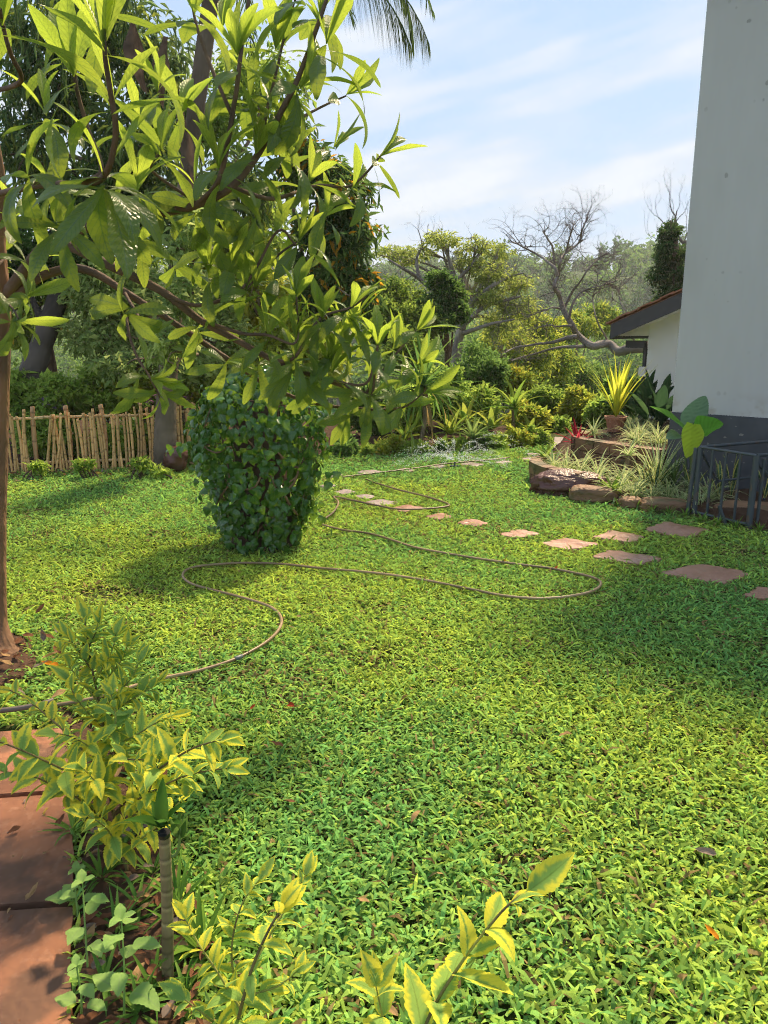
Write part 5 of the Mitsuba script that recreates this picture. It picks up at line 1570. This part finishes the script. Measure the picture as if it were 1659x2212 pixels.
c = at(915, 835, 10.6)
sword_plant('tall_dracaena', 'tall slim dracaena with a fountain of long sword leaves above the border', c, 60, 0.85, 0.055, 920, 'm_leaf', ((0.06, 0.16, 0.05), (0.22, 0.36, 0.06)), (3, 125), (0.1, 1.0), trunk=[np.array([c[0] - 0.05, c[1], 0]), np.array([c[0] + 0.02, c[1], 0.4]), c], dead=7)
c = at(1110, 885, 11.6)
sword_plant('green_cordyline', 'bright green cordyline head above the yellow flecked border bush', c, 26, 0.52, 0.075, 921, 'm_leaf', ((0.14, 0.28, 0.04), (0.34, 0.42, 0.06)), (5, 80), (0.3, 1.1), trunk=[np.array([c[0], c[1], -0.1]), c])
c = at(1022, 950, 10.5)
sword_plant('spiky_agave', 'spiky pale rosette plant directly behind the water spray', c, 30, 0.46, 0.045, 922, 'm_leaf', ((0.12, 0.22, 0.06), (0.26, 0.34, 0.10)), (8, 75), (0.3, 1.0))
MORE = [(975, 925, 10.9, .42, .09, 18, 'broad green clump behind the dark border bush'), (1060, 915, 11.2, .45, .09, 18, 'broad yellow green clump left of the cordyline'), (1145, 925, 11.3, .40, .08, 16, 'broad yellow green clump at the right end of the border'), (875, 935, 10.7, .42, .07, 18, 'yellow leaved clump left of the slim dracaena stem'),
        (1005, 900, 11.4, .45, .08, 16, 'tall green clump behind the pale rosette plant'), (955, 955, 10.4, .30, .07, 12, 'low bright clump right of the slim dracaena stem')]
for n_, (u, v, y, L, W, k, lab) in enumerate(MORE):
    c = at(u, v + 15, y)
    sword_plant('leafy_clump', lab, c, k, L, W, 930 + n_, 'm_leaf', ((0.12, 0.24, 0.04), (0.36, 0.40, 0.06)), (8, 70), (0.3, 1.0), prof=broad)
SH = [(1040, 800, 13.5, 62, 55, 'dark', 'rounded dark green shrub below the flat topped tree'), (960, 850, 12.6, 60, 55, 'mid', 'mid green shrub behind the tall dracaena'), (1030, 880, 12.2, 55, 40, 'mid', 'green shrub behind the pale rosette plant'), (880, 880, 12.0, 55, 55, 'mid', 'green shrub left of the tall dracaena'),
      (1110, 830, 15, 50, 40, 'yel', 'yellow green shrub right of the rounded dark one'), (1165, 870, 14.0, 48, 40, 'mid', 'green shrub behind the right end of the border'), (1215, 890, 14.5, 42, 34, 'mid', 'green shrub beyond the far terrace paving'), (1255, 880, 13.5, 40, 40, 'yel', 'pale green shrub left of the potted flax'),
      (800, 880, 11.6, 50, 60, 'dark', 'dark shrub half hidden behind the loquat leaves'), (1140, 905, 12.6, 40, 28, 'yel', 'yellow green low shrub behind the border end'), (1345, 850, 12.5, 40, 40, 'dark', 'dark shrub between the potted flax and the white wing wall'), (1200, 925, 12.8, 34, 20, 'mid', 'low green shrub beyond the far paving'),
      (1300, 890, 11.8, 30, 26, 'mid', 'low green shrub behind the pot on the terrace')]
for n_, (u, v, y, ru, rv, pal, lab) in enumerate(SH):
    shrub('garden_shrub', lab, u, v, y, ru, rv, 7000, 0.075, PAL[pal], 950 + n_, sub=30)

# ---------------------------------------------------------------- left background behind the fence
PT = thing('tall_palm', 'tall feathery palm with a grey swollen trunk in front of the bamboo fence', 'palm')
pt = [(358, 1012, 8.9), (357, 960, 8.9), (358, 900, 8.92), (362, 820, 8.95), (385, 560, 9.1), (405, 380, 9.2), (435, 150, 9.3), (455, 0, 9.35), (468, -120, 9.4)]
p = spline([at(*q) for q in pt], 10)
p[0, 2] = -0.05
rr = np.interp(np.linspace(0, 1, len(p)), [0, 0.12, 0.3, 0.5, 1], [0.140, 0.135, 0.115, 0.10, 0.085])
rr = rr * (1 + 0.02 * np.sin(np.arange(len(p)) * 2.4))
part(PT, 'trunk', bark(tube(p, rr, 18), (0.15, 0.115, 0.085), (0.10, 0.075, 0.055), 7, seed=9))
top = p[-1]


def frond(key, base, az, el, L, droop, seed, n=46, leaflet=0.42, col=(0.06, 0.11, 0.035), name='frond', width=0.018, hang=0.75):
    r = np.random.default_rng(seed)
    t = np.linspace(0, 1, 14)
    ang = el - droop * t ** 1.2
    step = L / 13
    hor = np.concatenate([[0], np.cumsum(np.cos(ang[1:]) * step)])
    ver = np.concatenate([[0], np.cumsum(np.sin(ang[1:]) * step)])
    P = base + np.stack([hor * math.sin(az), hor * math.cos(az), ver], -1)
    parts_ = []
    v, f = tube(P, np.linspace(0.02, 0.005, 14), 5)
    parts_.append((v, f, np.tile(np.array(col) * 1.6, (len(v), 1))))
    side = np.array([math.cos(az), -math.sin(az), 0])
    s = np.linspace(0.1, 1, n)
    c = np.stack([np.interp(s, t, P[:, k]) for k in range(3)], -1)
    tang = unit(np.stack([np.interp(s, t, np.gradient(P[:, k])) for k in range(3)], -1))
    for sg in (-1, 1):
        d = unit(side * sg * 0.55 + tang * 0.55 + np.array([0, 0, -hang]) + r.normal(0, 0.12, (n, 3)))
        LL = leaflet * np.sin(np.pi * np.clip(s * 0.9 + 0.08, 0, 1)) ** 0.5 * r.uniform(0.8, 1.15, n)
        ww = np.full(n, width)
        sd = unit(np.cross(d, tang)) * ww[:, None]
        m = c + d * (LL * 0.5)[:, None]
        tip = c + d * (LL * 0.85)[:, None] + np.array([0, 0, -0.25]) * LL[:, None]
        V = np.stack([c - sd * 0.5, c + sd * 0.5, m - sd * 0.5, m + sd * 0.5, tip], 1)
        F = np.array([[0, 1, 3], [0, 3, 2], [2, 3, 4]])[None] + (np.arange(n) * 5)[:, None, None]
        cc = np.array(col) * r.uniform(0.7, 1.4, (n, 1))
        parts_.append((V.reshape(-1, 3), F.reshape(-1, 3), np.repeat(cc, 5, 0)))
    v, f, c = join_colored(parts_)
    part(key, name, mikit.ply((v, f), 'm_leaf', color=c))


r = np.random.default_rng(66)
for q, (az, el, L, dr_) in enumerate([(1.62, 0.30, 2.75, 1.45), (1.80, 0.15, 2.6, 1.3), (1.75, 0.5, 2.9, 2.0), (1.35, 0.75, 2.9, 1.9), (2.1, 0.9, 2.7, 2.2), (0.7, 0.9, 2.6, 2.0), (0.0, 0.8, 2.6, 2.0), (-0.8, 0.8, 2.7, 2.1), (-1.4, 0.7, 2.9, 2.1), (-1.9, 0.6, 2.9, 2.2), (-2.4, 0.9, 2.7, 2.3), (3.1, 1.0, 2.5, 2.3), (2.6, 1.1, 2.5, 2.2), (-1.6, 0.2, 2.6, 1.8)]):
    frond(PT, top, az, el, L, dr_, 60 + q, n=110 if q < 2 else 46, leaflet=0.66 if q < 2 else 0.42, width=0.009 if q < 2 else 0.018, hang=1.6 if q < 2 else 0.75, col=(0.12, 0.16, 0.07) if q < 2 else (0.08, 0.13, 0.045))
for q, (u, v, h) in enumerate([(290, 50, 150), (362, 80, 150), (395, 200, 170), (410, 360, 130)]):  # dead leaf bases hanging along the trunk
    a, b = at(u, v, 9.0), at(u + r.uniform(-12, 12), v + h, 8.95)
    lv, lf, luv = leaf_shape(np.linalg.norm(b - a), 0.19, 12, lambda t: np.sin(np.pi * np.clip(t, 0.04, 1) ** 0.8) ** 0.7, bend=0.3, fold=0.9, nx=6, wave=0.5, seed=q)
    lv = lv @ frame(b - a, [r.normal(0, .4), -1, 0.1]).T + a
    part(PT, 'dead_leaf', mikit.ply((lv, lf), 'm_dry', smooth=True, color=noisy_color(lv, (0.13, 0.095, 0.075), 0.6, 18, (0.06, 0.045, 0.035), q)), label='hanging dry brown leaf')
solo('stump', mikit.ply(rock(at(380, 990, 8.75), (0.26, 0.24, 0.30), 44, 0.3, 3), 'm_boulder', smooth=35), 'small dark rock like stump at the foot of the palm trunk', 'stump')

LT = [(-2.2, 'x')]
tree('leaning_tree', 'dark leaning trunk tree behind the left end of the bamboo fence', 'tree', [blob(130, 520, 11, 130, 90), blob(30, 560, 10.8, 90, 90), blob(200, 420, 11.5, 110, 90)], 9000, 0.11, (G_DARK, G_MID), 1001,
     trunk=[at(20, 930, 10.0), at(50, 850, 10.1), at(85, 760, 10.3), at(120, 660, 10.5), at(150, 560, 10.8)], trunk_r=(0.20, 0.11), bark_c=(0.055, 0.045, 0.038))
tree('weeping_tree', 'dark fine leaved weeping tree at the top left behind the loquat', 'tree', [blob(120, 150, 11.5, 150, 150), blob(280, 300, 11.2, 120, 110), blob(330, 120, 12, 110, 110), blob(60, 330, 11.4, 110, 110), blob(400, 440, 11.5, 90, 80), blob(180, 0, 12, 130, 100), blob(500, 420, 12, 100, 100)],
     12000, 0.18, ((0.09, 0.16, 0.07), (0.22, 0.32, 0.10), (0.35, 0.42, 0.07), 0.15), 1002, trunk=[np.array([-3.6, 11.6, -0.1]), np.array([-3.7, 11.6, 2]), np.array([-3.9, 11.6, 4.2])], aspect=0.13, droop=0.9, sub=34)
tree('mango_tree', 'broad leaved dark tree with orange leaves right of the loquat', 'tree', [blob(745, 420, 11.5, 70, 60), blob(700, 360, 11.8, 60, 50), blob(755, 520, 11.4, 75, 55), blob(760, 620, 11.2, 65, 60), blob(690, 500, 11.6, 70, 70), blob(690, 640, 11.5, 70, 70), blob(640, 340, 12, 70, 70)],
     7000, 0.15, ((0.06, 0.12, 0.04), (0.16, 0.26, 0.06), (0.60, 0.33, 0.03), 0.10), 1003, trunk=[np.array([-1.1, 11.9, -0.1]), np.array([-1.05, 11.9, 1.6]), np.array([-0.9, 11.8, 3.4])], aspect=0.30, droop=0.75)
LB = [('pale_tree', 'pale green fine leaved tree hanging over the middle of the bamboo fence', [blob(260, 640, 10.6, 120, 75), blob(360, 700, 10.5, 100, 80), blob(430, 640, 10.8, 90, 80), blob(220, 720, 10.4, 90, 70), blob(480, 740, 10.6, 70, 70), blob(372, 745, 8.62, 55, 60), blob(392, 640, 8.7, 60, 60), blob(405, 520, 8.8, 60, 70), blob(300, 790, 9.9, 80, 45), blob(420, 795, 10.1, 60, 50)], 14000, 0.095, ((0.26, 0.38, 0.13), (0.52, 0.60, 0.20)), 1010),
      ('leafy_tree', 'yellow green tree behind the ivy bush', [blob(560, 640, 11.6, 90, 90), blob(620, 740, 11.0, 80, 80), blob(500, 560, 12, 90, 80), blob(560, 800, 10.8, 80, 60), blob(680, 780, 11, 70, 70)], 9000, 0.11, (G_LIGHT, G_YEL), 1011),
      ('leafy_tree', 'bright green tree behind the left end of the fence above the leaning trunk', [blob(60, 680, 11.6, 100, 80), blob(160, 600, 12, 100, 80), blob(-40, 600, 11.5, 100, 100)], 6500, 0.11, (G_MID, (0.42, 0.55, 0.09), (0.6, 0.45, 0.06), 0.04), 1012),
      ('leafy_tree', 'green tree far behind the loquat at the upper left', [blob(420, 250, 13.5, 130, 120), blob(560, 180, 14, 110, 110), blob(300, 480, 13, 140, 100), blob(560, 480, 13.2, 110, 100)], 7000, 0.13, (G_MID, G_LIGHT), 1013)]
for nm, lab, bl, n, lf_, col, sd in LB:
    c = np.mean([b[0] for b in bl], axis=0)
    tree(nm, lab, 'tree', bl, n, lf_, col, sd, trunk=[np.array([c[0], c[1] + 0.3, -0.2]), np.array([c[0] + 0.1, c[1] + 0.3, c[2] * 0.5]), c], trunk_r=(0.10, 0.05), sub=30)
LS = [(40, 850, 9.9, 60, 50, 'mid', 'green shrub behind the left end of the bamboo fence'), (130, 860, 9.8, 55, 45, 'mid', 'green shrub behind the leaning gap of the fence'), (210, 850, 9.9, 60, 50, 'mid', 'leafy green shrub behind the middle of the fence'), (290, 840, 10.0, 60, 55, 'yel', 'yellow green shrub behind the fence left of the palm'),
      (400, 830, 10.4, 60, 60, 'yel', 'green shrub behind the fence right of the palm'), (470, 860, 10.6, 50, 60, 'yel', 'yellow green shrub between the fence and the ivy'), (100, 950, 9.4, 70, 50, 'mid', 'low green shrub seen through the left fence canes'), (260, 950, 9.5, 70, 50, 'mid', 'low green shrub seen through the middle fence canes'),
      (400, 940, 10.3, 60, 45, 'yel', 'low green shrub seen through the right fence canes')]
for n_, (u, v, y, ru, rv, pal, lab) in enumerate(LS):
    shrub('fence_shrub', lab, u, v, y, ru, rv, 3600, 0.08, PAL[pal], 1030 + n_, sub=26)
for n_, (u, v, y, ru, rv, col, lab) in enumerate([(118, 868, 9.6, 26, 16, (0.38, 0.24, 0.50), 'flowering shrub with small purple flowers behind the left fence'), (350, 868, 9.45, 36, 16, (0.60, 0.24, 0.42), 'flowering shrub with pink flowers behind the fence beside the palm')]):
    shrub('flowering_shrub', lab, u, v, y, ru, rv, 1400, 0.05, (G_MID, G_LIGHT, col, 0.35), 1050 + n_, sub=18)
for n_, (u, v, lab) in enumerate([(85, 1005, 'low leafy weed bush at the foot of the left fence'), (185, 1005, 'low weed bush at the foot of the middle fence'), (300, 1000, 'low weed bush left of the palm trunk'), (345, 1018, 'low green weed bush right in front of the palm trunk'), (400, 985, 'low weed bush right of the palm trunk')]):
    shrub('weed_bush', lab, u, v, 8.35 if n_ < 4 else 9.2, 20, 13 + 5 * (n_ == 4), 150, 0.06, PAL['mid'], 1060 + n_, sub=10)

# ---------------------------------------------------------------- trees beyond the garden
FT = [at(983, 800, 19), at(990, 740, 19), at(1000, 700, 19), at(1019, 655, 19), at(1010, 615, 19)]
flat_blobs = [blob(835, 545, 19.5, 42, 14), blob(905, 545, 19, 42, 18), blob(960, 520, 18.5, 45, 18), blob(945, 508, 19, 30, 12), blob(1020, 530, 18.5, 50, 20), blob(1075, 545, 19, 42, 20), blob(1060, 590, 18.5, 55, 28), blob(1115, 615, 19, 48, 25),
              blob(1120, 660, 18.8, 55, 30), blob(1050, 640, 18.5, 50, 30), blob(1085, 700, 19, 60, 30), blob(1010, 570, 18.6, 40, 18), blob(870, 560, 19.4, 34, 14)]
tree('flat_topped_tree', 'flat topped yellow green tree on the skyline with spreading grey limbs', 'tree', flat_blobs, 8500, 0.085, ((0.24, 0.31, 0.09), (0.48, 0.55, 0.13)), 1100, trunk=FT, trunk_r=(0.13, 0.07), bark_c=(0.20, 0.18, 0.16), aspect=0.4, sub=60, spread=0.24)
FTK = [k for k in labels if k.startswith('flat_topped_tree')][0]
for pts, r0 in [([(995, 712), (1019, 655), (987, 614), (1015, 577), (1040, 545)], .09), ([(1000, 700), (960, 650), (905, 601), (872, 581), (839, 560)], .08), ([(1019, 655), (1060, 620), (1095, 600), (1130, 590)], .07), ([(1010, 690), (1050, 660), (1090, 650), (1125, 640)], .06), ([(905, 601), (900, 560), (912, 535)], .05), ([(987, 614), (970, 560), (945, 515)], .05),
                ([(1000, 720), (1060, 700), (1110, 690)], .06), ([(1019, 655), (1050, 600), (1075, 555)], .06)]:
    p = spline([at(u, v, 18.4 + 0.2 * math.sin(u)) for u, v in pts], 6)
    part(FTK, 'limb', bark(tube(p, np.linspace(r0, 0.018, len(p)), 7), (0.20, 0.18, 0.16), (0.34, 0.32, 0.29), 5, seed=12))
    out = []
    for q in range(6):
        twigs(p[int(r.integers(len(p) // 2, len(p)))], r.normal(0, 1, 3) + [0, 0, .1], 0.42, 0.012, 3, r, out, 0.0, 0.8, 3, (2, 2), 0.25, 0.7)
    part(FTK, 'twigs', bark(tubes(out, 4), (0.18, 0.16, 0.14), None, 5, seed=3), stuff=True)
BT = thing('bare_tree', 'bare grey branched tree leaning left from behind the house wing', 'tree')
LIMB = [([(1440, 748), (1372, 749), (1335, 757), (1315, 743), (1278, 749), (1249, 728), (1237, 704), (1220, 667), (1208, 638), (1196, 622), (1204, 597), (1210, 569), (1220, 544), (1249, 523), (1257, 499), (1268, 470)], .25, .025),
        ([(1204, 597), (1196, 577), (1167, 556), (1134, 538), (1104, 524)], .08, .02), ([(1196, 577), (1194, 545), (1190, 525), (1175, 499)], .06, .02), ([(1220, 667), (1237, 630), (1253, 606), (1270, 581), (1294, 560), (1317, 545)], .07, .015),
        ([(1229, 690), (1240, 650), (1257, 630), (1294, 618), (1335, 606)], .07, .015), ([(1249, 728), (1210, 735), (1175, 741), (1114, 751), (1085, 766)], .11, .02), ([(1278, 749), (1208, 752), (1147, 765), (1106, 780)], .09, .02),
        ([(1220, 667), (1195, 664), (1175, 671), (1126, 690)], .06, .015), ([(1237, 704), (1205, 704), (1183, 704), (1160, 708)], .05, .015), ([(1220, 544), (1235, 500), (1240, 480)], .05, .015), ([(1315, 743), (1290, 690), (1280, 640), (1300, 600)], .05, .012), ([(1372, 749), (1360, 690), (1340, 650), (1335, 620)], .05, .012)]
r = np.random.default_rng(91)
out = []
for pts, r0, r1_ in LIMB:
    y = 17.0
    p = spline([at(u, v, y + 0.5 * math.sin(n_ * 1.7 + u)) for n_, (u, v) in enumerate(pts)], 5)
    p = p + 0.10 * (np.stack([meshkit.fbm(p * 1.5 + 9 * q, 3, 70 + q) for q in range(3)], -1) - 0.5)
    part(BT, 'limb', bark(tube(p, r1_ * 0.7 + (r0 * 0.50 - r1_ * 0.7) * (1 - np.linspace(0, 1, len(p))) ** 1.7, 8), (0.20, 0.18, 0.165), (0.32, 0.30, 0.28), 4, seed=2))
    L = len(p)
    for q in range(int(L * 0.62)):
        i0 = int(L * (0.45 + 0.55 * r.random() ** 0.6)) - 1
        d = unit(p[min(i0 + 1, L - 1)] - p[max(i0 - 1, 0)])
        twigs(p[i0], d + r.normal(0, 0.7, 3) + [0, 0, 0.25], r.uniform(0.28, 0.5), 0.010, 3, r, out, 0.0, 0.95, 3, (2, 3), 0.32, 0.72)
part(BT, 'twigs', bark(tubes(out, 4), (0.18, 0.155, 0.14), None, 4, seed=3), stuff=True)
ST = thing('skyline_tree', 'bare twiggy tree top beside the house above the dark conifer', 'tree')
out = []
for q in range(3):
    twigs(at(1480, 590 - 30 * q, 24), unit(np.array([-0.45 - 0.1 * q, 0.1, 1])), 0.95, 0.045, 5, np.random.default_rng(300 + q), out, 0.1, 0.6, 4, (2, 2), 0.16, 0.74)
part(ST, 'branches', bark(tubes(out, 5), (0.15, 0.13, 0.12), None, 4, seed=3))
part(ST, 'trunk', bark(tube(spline([at(1490, 720, 24.2), at(1486, 650, 24.1), at(1480, 520, 24)], 5), np.linspace(0.12, 0.05, 11), 8), (0.15, 0.13, 0.12), None, 4, seed=8))
tree('conifer', 'dark conifer peeping out from behind the house wall', 'tree', [blob(1450, 500, 21, 26, 22), blob(1448, 545, 21, 34, 25), blob(1450, 590, 21, 42, 28), blob(1450, 635, 21, 46, 28)], 5000, 0.14, (G_DARK, (0.06, 0.1, 0.03)), 1120,
     trunk=[at(1465, 740, 21.2), at(1462, 600, 21), at(1458, 480, 21)], trunk_r=(0.16, 0.04), aspect=0.2)
MT = [('dark_tree', 'dark rounded tree in front of the flat topped tree', [blob(948, 604, 16, 28, 22), blob(972, 638, 16, 40, 32), blob(930, 668, 15.8, 42, 28), blob(988, 674, 16, 30, 24), blob(950, 690, 15.8, 40, 26)], 9000, .085, (G_DARK, G_MID), 1130),
      ('leafy_tree', 'green tree between the orange leaved tree and the dark rounded one', [blob(860, 640, 16.5, 60, 40), blob(830, 700, 15.5, 55, 50), blob(900, 700, 15.5, 55, 45), blob(880, 760, 14.5, 60, 50)], 13000, .085, (G_DARK, G_LIGHT), 1131),
      ('leafy_tree', 'yellow green tree below the limbs of the bare tree', [blob(1130, 770, 22, 65, 50), blob(1200, 790, 23, 55, 45), blob(1080, 740, 21, 55, 45), blob(1150, 710, 24, 60, 40)], 13000, .11, (G_MID, G_YEL), 1132),
      ('leafy_tree', 'pale green tree below the roof of the wing', [blob(1240, 820, 26, 55, 40), blob(1180, 840, 25, 50, 35), blob(1290, 830, 27, 40, 45)], 9000, .13, (G_MID, (0.2, 0.27, 0.07)), 1133),
      ('leafy_tree', 'green tree on the slope behind the limbs of the bare tree', [blob(1250, 700, 34, 50, 30), blob(1200, 720, 33, 45, 30), blob(1290, 690, 36, 45, 35)], 8000, .17, (G_MID, G_YEL), 1134)]
for nm, lab, bl, n, lf_, col, sd in MT:
    c = np.mean([b[0] for b in bl], axis=0)
    gz = float(terrain_height(np.array([c[0]]), np.array([c[1]]))[0])
    tree(nm, lab, 'tree', bl, n, lf_, col, sd, trunk=[np.array([c[0], c[1] + 0.5, gz - 0.3]), np.array([c[0] + 0.15, c[1] + 0.5, (gz + c[2]) / 2]), c], trunk_r=(0.09, 0.045), sub=34)

# the wooded hillside: crowns of small leaf clumps
r = np.random.default_rng(909)
P, S = [], []
while len(P) < 900:
    y = r.uniform(62, 290)
    x = r.uniform(-0.60, 0.62) * y
    P.append((x, y))
    S.append(r.uniform(1.7, 3.0))
P, S = np.array(P), np.array(S)
pz = terrain_height(P[:, 0], P[:, 1])
bits = []
for (x, y), s, z in zip(P, S, pz):
    n = int(np.clip(430 * (60 / y) ** 0.5, 190, 430))
    tall = r.uniform(1.1, 1.9)
    t = r.random()
    col = (np.array([0.07, 0.15, 0.05]) * (1 - t) + np.array([0.24, 0.37, 0.075]) * t)
    bits.append(clump_cloud([((x, y, z + s * tall * 0.9), (s, s, s * tall))], n, int(x * 13 + y * 7) & 0xFFFF, 0.20 + 0.0040 * y, 0.6, (col * 0.8, col * 1.25), 0.2, 12, 0.30))
v, f, c = join_colored(bits)
scene['forest'] = mikit.ply((v, f), 'm_leaf_far', color=c)
labels['forest'] = {'label': 'far wooded hillside of many tree crowns beyond the garden', 'category': 'forest', 'kind': 'stuff'}
tr = [tube([(x, y, z - 0.5), (x, y, z + s * 1.2)], 0.18, 5) for (x, y), s, z in zip(P, S, pz)]
v, f = merge(tr)
scene['forest_trunks'] = mikit.ply((v, f), 'm_bark', color=np.tile([0.16, 0.13, 0.11], (len(v), 1)))
labels['forest_trunks'] = {'label': 'trunks of the far wooded hillside', 'category': 'forest', 'kind': 'stuff'}

# ---------------------------------------------------------------- haze
HAZE = 0.0008
scene['haze_air'] = {'type': 'homogeneous', 'albedo': 0.95, 'sigma_t': HAZE}
scene['haze'] = {'type': 'cube', 'to_world': T().translate([0, 210, 18]).scale([334, 274, 34]), 'bsdf': {'type': 'null'}, 'interior': {'type': 'ref', 'id': 'haze_air'}}
labels['haze'] = {'label': 'thin bright haze in the air over the far hillside', 'category': 'haze', 'kind': 'stuff'}
scene['camera']['medium'] = {'type': 'ref', 'id': 'haze_air'}

TRI = sum(len(meshkit.WRITTEN[d['filename']][1]) for d in scene.values() if d.get('type') == 'ply')
print('triangles', TRI, 'entries', len(scene))
